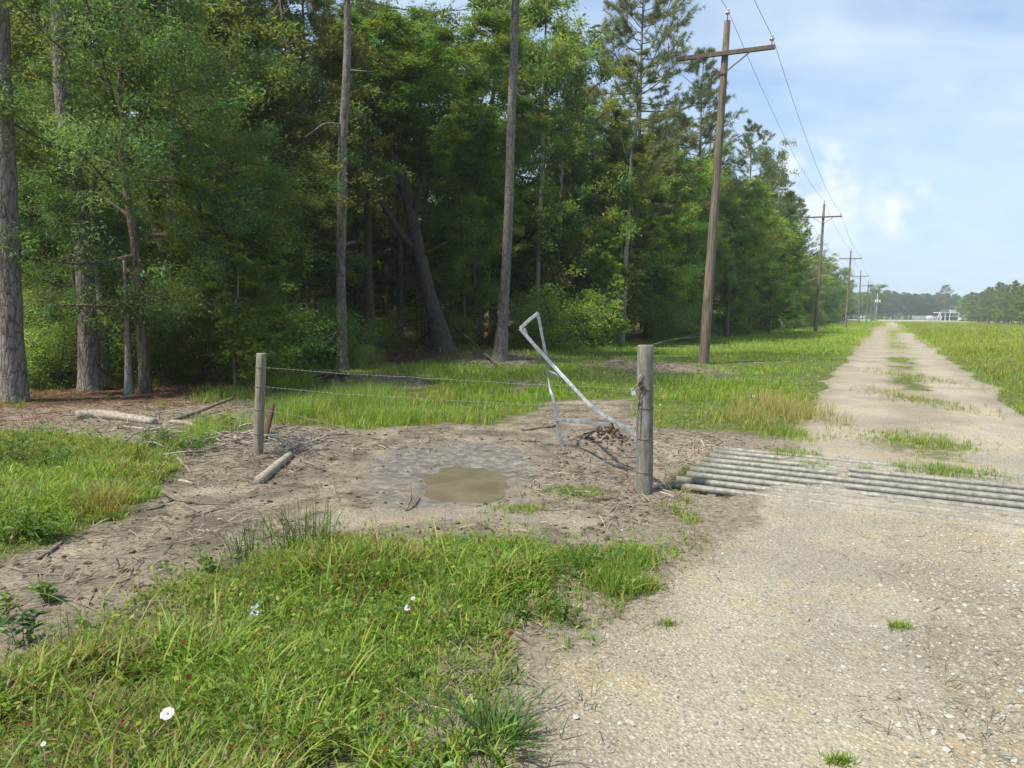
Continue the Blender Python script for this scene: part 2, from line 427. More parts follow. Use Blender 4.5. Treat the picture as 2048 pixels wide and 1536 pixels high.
M['rust'] = surf_mat('rusty_chain', [(.3, (.06, .028, .018)), (.7, (.22, .11, .07))], 40, rough=.8, bstr=.3, metallic=.3)
M['pipe'] = surf_mat('guard_pipe', [(.25, (.10, .095, .075)), (.5, (.205, .20, .17)), (.75, (.32, .31, .27))], 9, (2.3, 2.3, 2.3), .6, .25, .004, metallic=.25)
M['insul'] = surf_mat('porcelain', [(.3, (.50, .54, .58)), (.7, (.68, .72, .74))], 8, rough=.15, bstr=0, spec=.6)
M['white'] = surf_mat('white_paint', [(.3, (.44, .46, .48)), (.7, (.57, .58, .59))], 3, rough=.5, bstr=.05)
M['dark'] = surf_mat('dark_glass', [(.3, (.035, .05, .075)), (.7, (.06, .085, .12))], 3, rough=.2, bstr=0, spec=.5)
M['steel'] = surf_mat('grey_steel', [(.3, (.42, .45, .48)), (.7, (.58, .6, .62))], 3, rough=.5, bstr=0, metallic=.3)
M['rubber'] = surf_mat('rubber', [(.3, (.015, .015, .015)), (.7, (.03, .03, .03))], 8, rough=.8, bstr=0)
M['petal'] = leaf_mat('petal', .35, .5, (1, .95, .98), usecol=False)
M['stone'] = leaf_mat('loose_stone', 0.0, .9, (1, 1, 1), usecol=False, spec=.15)

def galv_mat():
    m, nt, b, o = new_mat('galvanised_steel'); v = coords(nt)
    n = noise(nt, v, 18, 6, .65); r = noise(nt, v, 5.5, 7, .7)
    c = ramp(nt, n, [(.3, (.20, .22, .24)), (.55, (.33, .355, .38)), (.75, (.46, .48, .50))])
    c = mixc(nt, mrange(nt, r, .57, .66, 0, .85), c, (.16, .10, .065))
    nt.links.new(c, b.inputs['Base Color']); nt.links.new(mrange(nt, r, .5, .66, .38, .85), b.inputs['Roughness'])
    nt.links.new(mrange(nt, r, .5, .66, .6, .05), b.inputs['Metallic']); bump(nt, b, math_(nt, 'ADD', r, n), .25, .004); return m
M['galv'] = galv_mat()

def ground_mat():
    m, nt, b, out = new_mat('ground_cover'); v = coords(nt)
    A = {}
    for k in ('m_gravel', 'm_mud', 'm_wet', 'm_straw', 'm_thatch', 'm_field', 'm_track'):
        A[k] = _node(nt, 'ShaderNodeAttribute', attribute_name=k).outputs['Fac']
    nb = noise(nt, v, .7, 4); nm = noise(nt, v, 4.5, 6, .65); nf = noise(nt, v, 38, 6, .7)
    # grassy soil
    soil = ramp(nt, nm, [(.3, (.040, .050, .014)), (.55, (.085, .105, .028)), (.75, (.14, .13, .055))])
    field = ramp(nt, noise(nt, coords(nt, (.25, 1, 1)), .35, 6, .7), [(.3, (.105, .15, .018)), (.5, (.16, .20, .022)), (.7, (.23, .24, .035))])
    c = mixc(nt, A['m_field'], soil, field)
    straw = ramp(nt, noise(nt, v, 9, 7, .75), [(.25, (.028, .014, .008)), (.5, (.085, .045, .024)), (.75, (.17, .10, .058))])
    c = mixc(nt, A['m_straw'], c, straw)
    # mud: damp clods over paler dried silt
    mudn = noise(nt, v, 2.1, 9, .68, .4)
    mud = ramp(nt, mudn, [(.30, (.066, .055, .041)), (.44, (.14, .119, .088)), (.57, (.23, .198, .142)), (.72, (.34, .297, .215))])
    spk = noise(nt, coords(nt, (1, 1.6, 1)), 26, 5, .7)
    mud = mixc(nt, mrange(nt, spk, .50, .60, 0, .8), mud, (.048, .039, .029))
    c = mixc(nt, A['m_mud'], c, mud)
    th = ramp(nt, noise(nt, v, 22, 6, .75), [(.3, (.085, .068, .052)), (.5, (.20, .165, .125)), (.72, (.33, .285, .22))])
    c = mixc(nt, A['m_thatch'], c, th)
    # gravel
    vc = voro(nt, v, 62, 'F1', 'Color'); sepc = _node(nt, 'ShaderNodeSeparateColor'); nt.links.new(vc, sepc.inputs[0])
    stone = ramp(nt, sepc.outputs[0], [(.0, (.20, .178, .138)), (.4, (.315, .287, .23)), (.75, (.395, .365, .30)), (1., (.475, .445, .385))])
    fines = ramp(nt, nf, [(.3, (.21, .18, .128)), (.7, (.40, .352, .262))])
    ed = voro(nt, v, 62, 'F1')
    isst = mrange(nt, math_(nt, 'ADD', ed, math_(nt, 'MULTIPLY', nm, .5)), .55, .72, 1, 0)
    gv = mixc(nt, isst, fines, stone)
    gv = mixc(nt, mrange(nt, nb, .42, .60, 0, .8), gv, mixc(nt, 1.0, gv, (.72, .735, .77), 'MULTIPLY'))
    gv = mixc(nt, mrange(nt, noise(nt, v, 1.9, 5), .52, .68, 0, .6), gv, mixc(nt, 1.0, gv, (1.16, 1.04, .76), 'MULTIPLY'))
    gv = mixc(nt, math_(nt, 'MULTIPLY', A['m_track'], .8), mixc(nt, 1.0, gv, (.87, .855, .83), 'MULTIPLY'), mixc(nt, 1.0, gv, (1.09, 1.11, 1.13), 'MULTIPLY'))
    gm = math_(nt, 'ADD', A['m_gravel'], math_(nt, 'MULTIPLY', math_(nt, 'SUBTRACT', noise(nt, v, 7, 6, .7), .5), .9))
    gm = mrange(nt, gm, .36, .64)
    c = mixc(nt, gm, c, gv)
    # wet silt round the puddle
    wn = noise(nt, v, 9, 8, .72)
    wet = ramp(nt, wn, [(.32, (.058, .053, .046)), (.47, (.12, .113, .10)), (.58, (.20, .183, .146)), (.72, (.28, .25, .19))])
    wm = mrange(nt, math_(nt, 'ADD', A['m_wet'], math_(nt, 'MULTIPLY', math_(nt, 'SUBTRACT', wn, .5), 2.2)), .25, .75)
    c = mixc(nt, wm, c, wet)
    nt.links.new(c, b.inputs['Base Color'])
    nt.links.new(mrange(nt, wm, 0, 1, .95, .62), b.inputs['Roughness']); b.inputs['Specular IOR Level'].default_value = .22
    hgt = math_(nt, 'ADD', math_(nt, 'MULTIPLY', math_(nt, 'SUBTRACT', 1.0, ed), math_(nt, 'MULTIPLY', gm, .8)), math_(nt, 'ADD', math_(nt, 'MULTIPLY', nf, .9), math_(nt, 'MULTIPLY', spk, 1.1)))
    bump(nt, b, hgt, .8, .014)
    return m
M['ground'] = ground_mat()

# ------------------------------------------------------------------ ground, road, mud (one relief cut into sheets)
THATCH = []     # (x, y, rx, ry, amount)
for (px, py, w, hh, a) in ((1300, 735, 130, 20, 1), (1000, 722, 100, 14, .9), (760, 770, 110, 22, .9), (690, 760, 60, 14, .9), (1390, 905, 200, 42, 1), (1230, 910, 130, 60, .8), (1400, 1030, 130, 40, .8),
                            (1060, 770, 60, 14, .9), (1300, 1010, 130, 30, .7), (560, 890, 140, 40, .6), (200, 1150, 200, 60, .5), (300, 1230, 150, 50, .5), (380, 832, 190, 42, 1), (470, 872, 110, 38, 1), (120, 830, 260, 40, 1)):
    c = flat(px, py); ex = abs(flat(px + w, py)[0] - c[0]); ey = abs(flat(px, py - hh)[1] - c[1]) * .5 + abs(flat(px, py + hh)[1] - c[1]) * .5
    THATCH.append((c[0], c[1], ex, ey, a))
def thatch_m(x, y):
    v = np.zeros_like(np.asarray(x, float))
    n = (fbm(x * 2.1, y * 2.1, 71) - .5) * 1.1
    for (cx, cy, rx, ry, a) in THATCH:
        q = np.sqrt(((x - cx) / rx) ** 2 + ((y - cy) / ry) ** 2) + n
        v = np.maximum(v, a * (1 - sstep(.6, 1.15, q)))
    s, t = st(x, y)   # dead grass along the middle of the road near the camera
    m = (1 - sstep(.15, .75, np.abs(t - .42 + (fbm(s * .8, t * 0 + 1, 72) - .5) * .6))) * sstep(.40, .62, fbm(s * 1.6, t * 2.3, 73)) * (1 - sstep(6.2, 6.7, s))
    e = (1 - sstep(.0, .6, np.abs(t - .02 - np.interp(s, _ES, _ET) + n * .22))) * (1 - sstep(5.4, 6, s)) * .88
    e = np.maximum(e, (1 - sstep(.0, .45, np.abs(s - 5.25 + n * .3))) * sstep(-2.9, -2.2, t) * (1 - sstep(-1.1, -.8, t)) * .9)
    pp = sstep(-3.4, -2.6, t + n * .3) * (1 - sstep(-1.0, -.7, t)) * sstep(5.3, 5.7, s) * (1 - sstep(9.2, 9.9, s))
    return np.maximum(np.maximum(v, pp), np.maximum(m * .42, e))
def forest_m(x, y):
    s, t = st(x, y)
    return 1 - sstep(-14.2, -12.2, t - 3.6 * (1 - sstep(6, 15, s)) + (fbm(x * .5, y * .5, 81) - .5) * 2.2)
def masks(x, y):
    r = sstep(-.16, .16, road_sd(x, y)) * (1 - .65 * center_strip(x, y))
    s_ = sstep(-.3, .3, sand_sd(x, y)) * .62
    lo = guard_low(x, y)
    g = np.maximum(r, s_) * (1 - lo)  # soil colour in the hollows also paints the shade between guard pipes
    s, t = st(x, y)
    mu = sstep(-.2, .2, mud_sd(x, y))
    th = thatch_m(x, y) * (1 - lo); mu = np.maximum(mu * (1 - lo), 0)
    return g * (1 - .75 * th * (s > 0)), mu, wet_m(x, y), forest_m(x, y), th, sstep(18, 60, np.hypot(x, y)) * (1 - forest_m(x, y))

def axis(lo, hi, step, far_lo, far_hi):
    a = list(np.arange(lo, hi, step)); s = step
    x = hi
    while x < far_hi: a.append(x); s *= 1.048; x += s
    a.append(far_hi); s = step; x = lo - step; b = []
    while x > far_lo: b.append(x); s *= 1.09; x -= s
    b.append(far_lo)
    return np.array(b[::-1] + a)
def build_ground():
    X = axis(-6.5, 6.5, .034, -700, 900); Y = axis(1.8, 11.5, .03, -200, 1000)
    gx, gy = np.meshgrid(X, Y); x = gx.ravel(); y = gy.ravel(); z = H(x, y)
    # far land: level, with the road's last stretch
    V = np.stack([x, y, z], 1); nx = len(X); ny = len(Y)
    i, j = np.meshgrid(np.arange(ny - 1), np.arange(nx - 1), indexing='ij'); a = (i * nx + j).ravel()
    F = np.stack([a, a + 1, a + nx + 1, a + nx], 1)
    g, mu, we, fo, th, fi = masks(x, y)
    s_, t_ = st(x, y); wob = (fbm(s_ * .6, t_ * .6, 131) - .5) * .7 + (fbm(s_ * 2.5, t_ * 2.5, 132) - .5) * .5
    tk = np.maximum(1 - sstep(.25, .75, np.abs(t_ + .42 + wob)), 1 - sstep(.25, .7, np.abs(t_ - 1.45 + wob)))
    att = dict(m_track=tk, m_gravel=g, m_mud=mu, m_wet=we, m_straw=fo, m_thatch=th, m_field=fi)
    cx = x[F].mean(1); cy = y[F].mean(1)
    rs = (road_sd(cx, cy) > 0)
    ms = (mud_sd(cx, cy) > 0) & ~rs
    for name, sel in (('gravel_road', rs), ('muddy_ground', ms), ('ground', ~rs & ~ms)):
        f = F[sel]; u, inv = np.unique(f, return_inverse=True)
        mb = MB(); mb.add(V[u], inv.reshape(f.shape)); o = mb.build(name, M['ground'])
        for k, v in att.items():
            at = o.data.attributes.new(k, 'FLOAT', 'POINT'); at.data.foreach_set('value', v[u].astype(np.float32))
        tag(o, kind='structure')
build_ground()

def build_puddle():
    m, nt, b, out = new_mat('puddle_water'); v = coords(nt)
    n = noise(nt, v, 3, 4); nt.links.new(ramp(nt, n, [(.3, (.115, .101, .062)), (.7, (.165, .146, .094))]), b.inputs['Base Color'])
    b.inputs['Roughness'].default_value = .03; b.inputs['Specular IOR Level'].default_value = .5; b.inputs['IOR'].default_value = 1.33
    bump(nt, b, noise(nt, v, 16, 3), .12, .006)
    mb = MB(); n = 96; rings = 14; zw = -.037
    V = [[PUD[0], PUD[1], zw]]
    for k in range(1, rings + 1):
        for a in np.arange(n) * 2 * pi / n:
            q = k / rings * (1.12 + .12 * sin(a * 3 + 1) + .08 * sin(a * 5))
            V.append([PUD[0] + PRX * q * cos(a), PUD[1] + PRY * q * sin(a), zw])
    j = np.arange(n); k2 = (j + 1) % n
    F = [np.stack([np.zeros(n, int), 1 + j, 1 + k2], 1)]
    for k in range(rings - 1):
        F.append(np.stack([1 + k * n + j, 1 + (k + 1) * n + j, 1 + (k + 1) * n + k2, 1 + k * n + k2], 1))
    mb.add(V, F); o = mb.build('puddle_water', m); tag(o, kind='structure')
build_puddle()

# ------------------------------------------------------------------ grass
def blades(x, y, L, W, bend, ang, col, seg=3, sink=.01, wide=None):
    n = len(x); z = H(x, y) - sink
    ts = np.array([0, .4, .75, 1.0]) if seg == 3 else (np.array([0, .6, 1.0]) if seg == 2 else np.array([0, 1.0]))
    dx = np.cos(ang); dy = np.sin(ang)
    tw = ang + pi / 2 + np.random.default_rng(n).normal(0, .5, n)
    sx = np.cos(tw); sy = np.sin(tw)
    rows = []
    for i, t in enumerate(ts):
        hx = L * bend * t ** 1.9; hz = L * t * (1 - .42 * bend * t)
        w = W * (1 - .15 * t) * .5 if i < len(ts) - 1 else None
        c = np.stack([x + dx * hx, y + dy * hx, z + hz], 1)
        if w is not None:
            o = np.stack([sx * w, sy * w, np.zeros(n)], 1); rows += [c - o, c + o]
        else: rows.append(c)
    k = len(rows); V = np.stack(rows, 1).reshape(-1, 3); base = (np.arange(n) * k)[:, None]
    F = []
    for i in range(len(ts) - 2): F.append(base + np.array([2 * i, 2 * i + 1, 2 * i + 3, 2 * i + 2]))
    F4 = np.vstack(F) if F else None; e = 2 * (len(ts) - 2); F3 = base + np.array([e, e + 1, e + 2])
    C = np.repeat(col, k, 0).reshape(n, k, 3)
    fade = np.ones(k)
    C = C.reshape(-1, 3)
    return V, ([F4, F3] if F4 is not None else [F3]), C

GREENS = np.array([(.185, .29, .04), (.245, .335, .05), (.138, .245, .042), (.30, .35, .066), (.35, .31, .12), (.15, .27, .054)])
def gcol(rng, n, w):
    w = np.array(w, float); w /= w.sum()
    c = GREENS[rng.choice(len(GREENS), n, p=w)]
    return c * rng.uniform(.72, 1.25, (n, 1)) * rng.uniform(.93, 1.07, (n, 3))

def grass_ok(x, y, rng, edge=.0):
    g, mu, we, fo, th, fi = masks(x, y)
    p = (1 - sstep(.25, .6, g)) * (1 - sstep(.3, .65, mu)) * (1 - .88 * fo) * (1 - .93 * th)
    return rng.random(len(x)) < p

def wedge(rng, n, y0, y1, lx=-1.0, rx=.85, pad=.6):
    y = y0 + (y1 - y0) * rng.random(n); u = rng.random(n)
    return y * (lx + (rx - lx) * u) + (u - .5) * 2 * pad, y

def foreground_grass():
    rng = np.random.default_rng(11)
    x, y = wedge(rng, 26000, 1.7, 8.8, -.95, .2, .4)
    s, t = st(x, y); k = grass_ok(x, y, rng) & (t < -.7) & (fbm(x * 1.8, y * 1.8, 91) > .30)
    x = x[k]; y = y[k]; nT = len(x)
    cl = fbm(x * 1.1, y * 1.1, 92)                       # height / colour patches
    ed = np.maximum(sstep(-.6, -.05, road_sd(x, y)), sstep(-.6, -.05, mud_sd(x, y)))
    nb = 13; hT = (1 - .55 * ed) * (.075 + .17 * sstep(.3, .7, cl) * rng.uniform(.5, 1.2, nT))
    X = np.repeat(x, nb) + rng.normal(0, .026, nT * nb); Y = np.repeat(y, nb) + rng.normal(0, .026, nT * nb)
    L = np.repeat(hT, nb) * rng.uniform(.55, 1.3, nT * nb)
    ang = rng.uniform(0, 2 * pi, nT * nb); b = np.clip(rng.normal(.68, .26, nT * nb), .1, 1.1)
    W = rng.uniform(.0035, .0085, nT * nb) * np.repeat(.8 + .5 * (cl > .52), nb)
    c = np.repeat(gcol(rng, nT, (4, 4, 2.2, 1.6, .6, 2)), nb, 0) * rng.uniform(.8, 1.2, (nT * nb, 1))
    dryk = rng.random(nT * nb) < np.repeat(.09 + .42 * sstep(.44, .66, fbm(x * .9, y * .9, 93)), nb)
    c[dryk] = np.array((.30, .235, .115)) * rng.uniform(.6, 1.2, (dryk.sum(), 1))
    mb = MB(); mb.add(*blades(X, Y, L, W, b, ang, c))
    # rare long arching blades and seed stalks
    q = rng.choice(nT, 900); xx = x[q] + rng.normal(0, .05, 900); yy = y[q] + rng.normal(0, .05, 900)
    mb.add(*blades(xx, yy, rng.uniform(.18, .36, 900), rng.uniform(.005, .010, 900), rng.uniform(.5, 1.0, 900), rng.uniform(0, 2 * pi, 900), gcol(rng, 900, (3, 5, 1, 3, .5, 2))))
    q = rng.choice(nT, 700); xx = x[q] + rng.normal(0, .05, 700); yy = y[q] + rng.normal(0, .05, 700)
    mb.add(*blades(xx, yy, rng.uniform(.2, .42, 700), np.full(700, .0022), rng.uniform(.05, .4, 700), rng.uniform(0, 2 * pi, 700), np.array((.20, .16, .08)) * rng.uniform(.6, 1.3, (700, 1))))
    # low broad leaves between the blades
    n = 16000; q = rng.choice(nT, n); xx = x[q] + rng.normal(0, .07, n); yy = y[q] + rng.normal(0, .07, n); zz = H(xx, yy) + rng.uniform(.02, .16, n)
    c = gcol(rng, n, (3, 3, 3, 1, .2, 3)) * .9; red = rng.random(n) < .03; c[red] = np.array((.24, .03, .018)) * rng.uniform(.6, 1.2, (red.sum(), 1))
    mb.add(*leaves(np.stack([xx, yy, zz], 1), rng, rng.uniform(.018, .042, n), .45, c, up=.6))
    tag(mb.build('foreground_grass', M['grass'], color=True), kind='stuff')

def leaves(Cn, rng, L, asp, col, up=.3, fold=.15, dirs=None):
    n = len(Cn); L = np.full(n, L) if np.isscalar(L) else L
    d = rng.normal(0, 1, (n, 3)) if dirs is None else dirs + rng.normal(0, .55, (n, 3)); d[:, 2] *= .7
    d /= np.linalg.norm(d, axis=1)[:, None] + 1e-9
    nn = rng.normal(0, 1, (n, 3)) + np.array([0, 0, up * 2.5]); sd = np.cross(d, nn); sd /= np.linalg.norm(sd, axis=1)[:, None] + 1e-9
    nn = np.cross(sd, d)
    l = L[:, None]; w = l * asp * .5
    V = np.stack([Cn - d * l * .5, Cn + sd * w + nn * l * fold * .5 - d * l * .05, Cn + d * l * .5, Cn - sd * w + nn * l * fold * .5 - d * l * .05], 1).reshape(-1, 3)
    F = (np.arange(n) * 4)[:, None] + np.array([0, 1, 2, 3])
    return V, [F], np.repeat(col, 4, 0)
foreground_grass()

def mid_grass():
    rng = np.random.default_rng(12)
    mb = MB()
    def band(n, y0, y1, nb, hs, ws, seg, spread, lx=-.85, rx=.85, tmax=None):
        x, y = wedge(rng, n, y0, y1, lx, rx)
        s, t = st(x, y); k = grass_ok(x, y, rng)
        cs = center_strip(x, y); k |= (cs > .35) & (rng.random(len(x)) < cs * .9)
        k &= (fbm(x * .8, y * .8, 94) > .27)
        k &= ~((mud_sd(x, y) > -.2) & (y < 7.0)) & ~((y < 7.2) & (t < -1) & (y < 8.8))
        x = x[k]; y = y[k]; s, t = st(x, y); m = len(x)
        cl = fbm(x * .45, y * .45, 95); right = sstep(1.9, 3.0, t)
        h = hs * (.45 + .9 * sstep(.3, .7, cl)) * rng.uniform(.6, 1.25, m) * (1 - .45 * (np.abs(t - .5) < 1)) * (1 + .25 * right)
        edge = sstep(-.75, -.2, road_sd(x, y)); h *= 1 - .5 * edge
        X = np.repeat(x, nb) + rng.normal(0, spread, m * nb); Y = np.repeat(y, nb) + rng.normal(0, spread, m * nb)
        L = np.repeat(h, nb) * rng.uniform(.6, 1.25, m * nb)
        W = rng.uniform(.6, 1.3, m * nb) * ws * (np.repeat(y, nb) / y0) ** .8
        lush = sstep(9, 15, s) * (1 - right) * sstep(-13, -10, t)
        yl = gcol(rng, m, (2.5, 6, .6, 6, 2, .6)); gr = gcol(rng, m, (5, 4, 3, 1.2, .4, 2))
        pick = rng.random(m) < np.clip(.3 + .6 * right + .6 * (fbm(x * .2, y * .2, 96) - .5), 0, .9)
        c = np.repeat(np.where(pick[:, None], yl, gr) * (1 + .12 * lush[:, None]) * np.array((1, 1.04, .85)), nb, 0) * rng.uniform(.8, 1.2, (m * nb, 1))
        dk = rng.random(m * nb) < np.repeat((.10 + .45 * sstep(.42, .68, fbm(x * .6, y * .6, 97))) * (1 - .85 * lush) + .10 * right, nb)
        c[dk] = np.array((.31, .275, .09)) * rng.uniform(.6, 1.2, (dk.sum(), 1))
        mb.add(*blades(X, Y, L, W, np.clip(rng.normal(.4, .22, m * nb), .03, 1), rng.uniform(0, 2 * pi, m * nb), c, seg))
    band(15000, 6.6, 16, 9, .135, .0055, 2, .05)
    band(16000, 15, 34, 7, .165, .010, 2, .10)
    band(16000, 33, 90, 6, .24, .024, 1, .18, -.3, .85)
    band(10000, 88, 230, 5, .29, .06, 1, .5, .2, .85)
    tag(mb.build('verge_grass', M['grass'], color=True), kind='stuff')
mid_grass()

def special_tufts():
    """short green growth on the cattle guard, yellow dry grass beside the road, weeds at the forest edge"""
    rng = np.random.default_rng(13); mb = MB()
    for (px, py, w, hh, n, L, dry) in ((1880, 945, 90, 16, 260, .10, .1), (1860, 890, 50, 14, 120, .10, .2), (1830, 880, 110, 22, 420, .07, .3), (1575, 908, 60, 10, 150, .07, .1), (1605, 932, 35, 6, 90, .06, .1), (1880, 1002, 60, 12, 170, .09, 0),
                                        (1735, 970, 30, 6, 80, .07, 0), (1955, 1000, 60, 10, 60, .06, .3), (1150, 985, 60, 12, 300, .05, .1), (1040, 1018, 60, 12, 140, .05, .2), (1560, 955, 60, 10, 60, .05, .4),
                                        (1270, 1120, 50, 22, 240, .10, .1), (1290, 1175, 30, 10, 100, .08, .1), (1230, 1170, 60, 26, 260, .14, .1), (1800, 1255, 30, 8, 30, .05, .1), (1680, 1525, 26, 6, 30, .05, 0), (1335, 1250, 14, 5, 20, .05, 0),
                                        (1560, 825, 70, 22, 420, .36, .75), (1500, 840, 60, 16, 260, .22, .6), (1570, 870, 60, 14, 220, .14, .1), (1820, 755, 40, 16, 160, .16, .3), (1830, 800, 50, 26, 300, .12, .4),
                                        (420, 870, 60, 24, 200, .30, .1), (440, 800, 60, 20, 90, .3, .05), (720, 800, 90, 22, 500, .34, .15), (600, 830, 50, 18, 260, .32, .1), (800, 840, 120, 12, 500, .25, .15)):
        c = P(px, py); ex = abs(flat(px + w, py)[0] - c.x); ey = abs(flat(px, py - hh)[1] - flat(px, py + hh)[1]) / 2
        x = c.x + rng.normal(0, ex * .5, n); y = c.y + rng.normal(0, ey * .5, n); nb = 6
        X = np.repeat(x, nb) + rng.normal(0, .015, n * nb); Y = np.repeat(y, nb) + rng.normal(0, .015, n * nb)
        col = np.repeat(gcol(rng, n, (4, 3, 3, 1.5, .5, 2)), nb, 0)
        dk = rng.random(n * nb) < dry; col[dk] = np.array((.44, .37, .17)) * rng.uniform(.6, 1.2, (dk.sum(), 1))
        mb.add(*blades(X, Y, L * rng.uniform(.5, 1.25, n * nb), rng.uniform(.003, .006, n * nb), np.clip(rng.normal(.5, .25, n * nb), .05, 1), rng.uniform(0, 2 * pi, n * nb), col, 2))
    tag(mb.build('guard_weeds', M['grass'], color=True), kind='stuff')
special_tufts()

def litter():
    """dead grass, straw, twigs and bark chips lying about"""
    rng = np.random.default_rng(14); mb = MB()
    x, y = wedge(rng, 120000, 2.2, 26, -.95, .6)
    g, mu, we, fo, th, fi = masks(x, y); s, t = st(x, y)
    w = np.clip(.9 * th + .55 * mu * (1 - we) * (.05 + sstep(.50, .66, fbm(x * 1.2, y * 1.2, 101)) + .8 * (np.hypot(x - POSTL[0] + .2, (y - POSTL[1]) * .8) < 1.3)) + .75 * fo + .03, 0, 1) * np.where(g > .5, .3 + 1.9 * th, 1)
    q = np.hypot((x - PUD[0]) / PRX, (y - PUD[1]) / PRY)
    k = (rng.random(len(x)) < w) & (q > 1.1); x = x[k]; y = y[k]; n = len(x); fo = fo[k]
    a = rng.uniform(0, 2 * pi, n); gk = g[k] > .5
    L = rng.uniform(.03, .2, n) * (1 + .02 * y) * np.where(gk | (t[k] > -1.5), .6, 1); W = rng.uniform(.002, .0065, n) * (1 + .05 * y) * np.where(gk | (t[k] > -1.5), .5, 1)
    dx = np.cos(a); dy = np.sin(a); z = H(x, y) + rng.uniform(.002, .02, n); tz = rng.normal(0, .10, n) * L
    c = np.stack([x, y, z], 1); d = np.stack([dx * L / 2, dy * L / 2, tz], 1); sN = np.stack([-dy * W / 2, dx * W / 2, np.abs(rng.normal(0, .3, n)) * W], 1)
    up = np.stack([np.zeros(n), np.zeros(n), np.abs(rng.normal(.0, .06, n)) * L], 1)
    V = np.stack([c - d - sN, c - d + sN, c + up + sN, c + up - sN, c + d + sN * .5, c + d - sN * .5], 1).reshape(-1, 3)
    b = (np.arange(n) * 6)[:, None]; F = [np.vstack([b + np.array([0, 1, 2, 3]), b + np.array([3, 2, 4, 5])])]
    pal = np.array([(.18, .15, .115), (.26, .222, .172), (.11, .09, .068), (.34, .295, .23), (.14, .10, .068)])
    col = pal[rng.choice(5, n, p=(.3, .25, .2, .13, .12))] * rng.uniform(.65, 1.2, (n, 1))
    col[fo > .6] = col[fo > .6] * np.array((.85, .6, .5))
    mb.add(V, F, np.repeat(col, 6, 0)); tag(mb.build('straw_litter', M['dry'], color=True), kind='stuff')
    # clods of earth
    mb = MB(); x, y = wedge(rng, 5200, 3.0, 12, -.9, .3); g, mu, we, fo, th, fi = masks(x, y)
    q = np.hypot((x - PUD[0]) / PRX, (y - PUD[1]) / PRY)
    k = (mu > .6) & (q > 1.0) & (g < .5) & (rng.random(len(x)) > we * .9) & (rng.random(len(x)) < (.25 + .75 * sstep(.45, .6, fbm(x * 2, y * 2, 103)))); stones(mb, rng, x[k], y[k], .006, .028, [(.075, .056, .04), (.12, .094, .066), (.05, .04, .03)], .5)
    m = flat(1212, 884); n = 420; stones(mb, rng, m[0] + rng.normal(0, .15, n), m[1] + rng.normal(0, .15, n), .006, .03, [(.055, .042, .03), (.08, .06, .044), (.04, .031, .023)], .7)
    tag(mb.build('dirt_clods', M['stone'], color=True, smooth=False), kind='stuff')

_t = (1 + 5 ** .5) / 2
ICO_V = np.array([(-1, _t, 0), (1, _t, 0), (-1, -_t, 0), (1, -_t, 0), (0, -1, _t), (0, 1, _t), (0, -1, -_t), (0, 1, -_t), (_t, 0, -1), (_t, 0, 1), (-_t, 0, -1), (-_t, 0, 1)]) / np.hypot(1, _t)
ICO_F = np.array([(0, 11, 5), (0, 5, 1), (0, 1, 7), (0, 7, 10), (0, 10, 11), (1, 5, 9), (5, 11, 4), (11, 10, 2), (10, 7, 6), (7, 1, 8), (3, 9, 4), (3, 4, 2), (3, 2, 6), (3, 6, 8), (3, 8, 9), (4, 9, 5), (2, 4, 11), (6, 2, 10), (8, 6, 7), (9, 8, 1)])
def stones(mb, rng, x, y, r0, r1, pal, flat_=.6, pw=2.2):
    n = len(x)
    r = r0 + (r1 - r0) * rng.random(n) ** pw
    V = ICO_V[None] * (1 + rng.normal(0, .17, (n, 12, 1)))
    V = V * np.stack([rng.uniform(.8, 1.4, n), rng.uniform(.7, 1.1, n), rng.uniform(.45, .8, n) * flat_ / .6], 1)[:, None, :]
    a = rng.uniform(0, 2 * pi, n); ca = np.cos(a)[:, None]; sa = np.sin(a)[:, None]
    V = np.stack([V[..., 0] * ca - V[..., 1] * sa, V[..., 0] * sa + V[..., 1] * ca, V[..., 2]], 2) * r[:, None, None]
    V = V + np.stack([x, y, H(x, y) + r * .12], 1)[:, None, :]
    F = ((np.arange(n) * 12)[:, None, None] + ICO_F[None]).reshape(-1, 3)
    pal = np.array(pal); c = pal[rng.choice(len(pal), n)] * rng.uniform(.75, 1.2, (n, 1))
    mb.add(V.reshape(-1, 3), F, np.repeat(c, 12, 0))
litter()

def gravel():
    rng = np.random.default_rng(15); mb = MB()
    pal = [(.28, .268, .222), (.31, .297, .252), (.25, .238, .20), (.335, .32, .28), (.205, .198, .178), (.29, .272, .21)]
    x, y = wedge(rng, 90000, 2.1, 11.5, -.5, .95, .3)
    keep = rng.random(len(x)) < np.clip(3.6 / y, .15, 1)
    x = x[keep]; y = y[keep]; g = masks(x, y)[0]; s, t = st(x, y)
    dens = .45 + .55 * sstep(-.1, .8, t) + .3 * (fbm(x * 1.3, y * 1.3, 111) - .5)
    k = (rng.random(len(x)) < dens * sstep(.3, .8, g)) & ~((s > GS0 - .1) & (s < GS1 + .1) & (H(x, y) < .01))
    stones(mb, rng, x[k], y[k], .003, .0115, pal, .62, 2.6)
    x, y = wedge(rng, 4200, 2.1, 7, .1, .98, .2); g = masks(x, y)[0]; s, t = st(x, y)
    k = (g > .6) & (rng.random(len(x)) < .08 + .8 * sstep(-.1, .5, t)) & ((s < GS0 - .2) | (s > GS1 + .2))
    stones(mb, rng, x[k], y[k], .008, .019, pal, .6, 2.2)
    tag(mb.build('gravel', M['stone'], color=True, smooth=False), kind='stuff')
gravel()

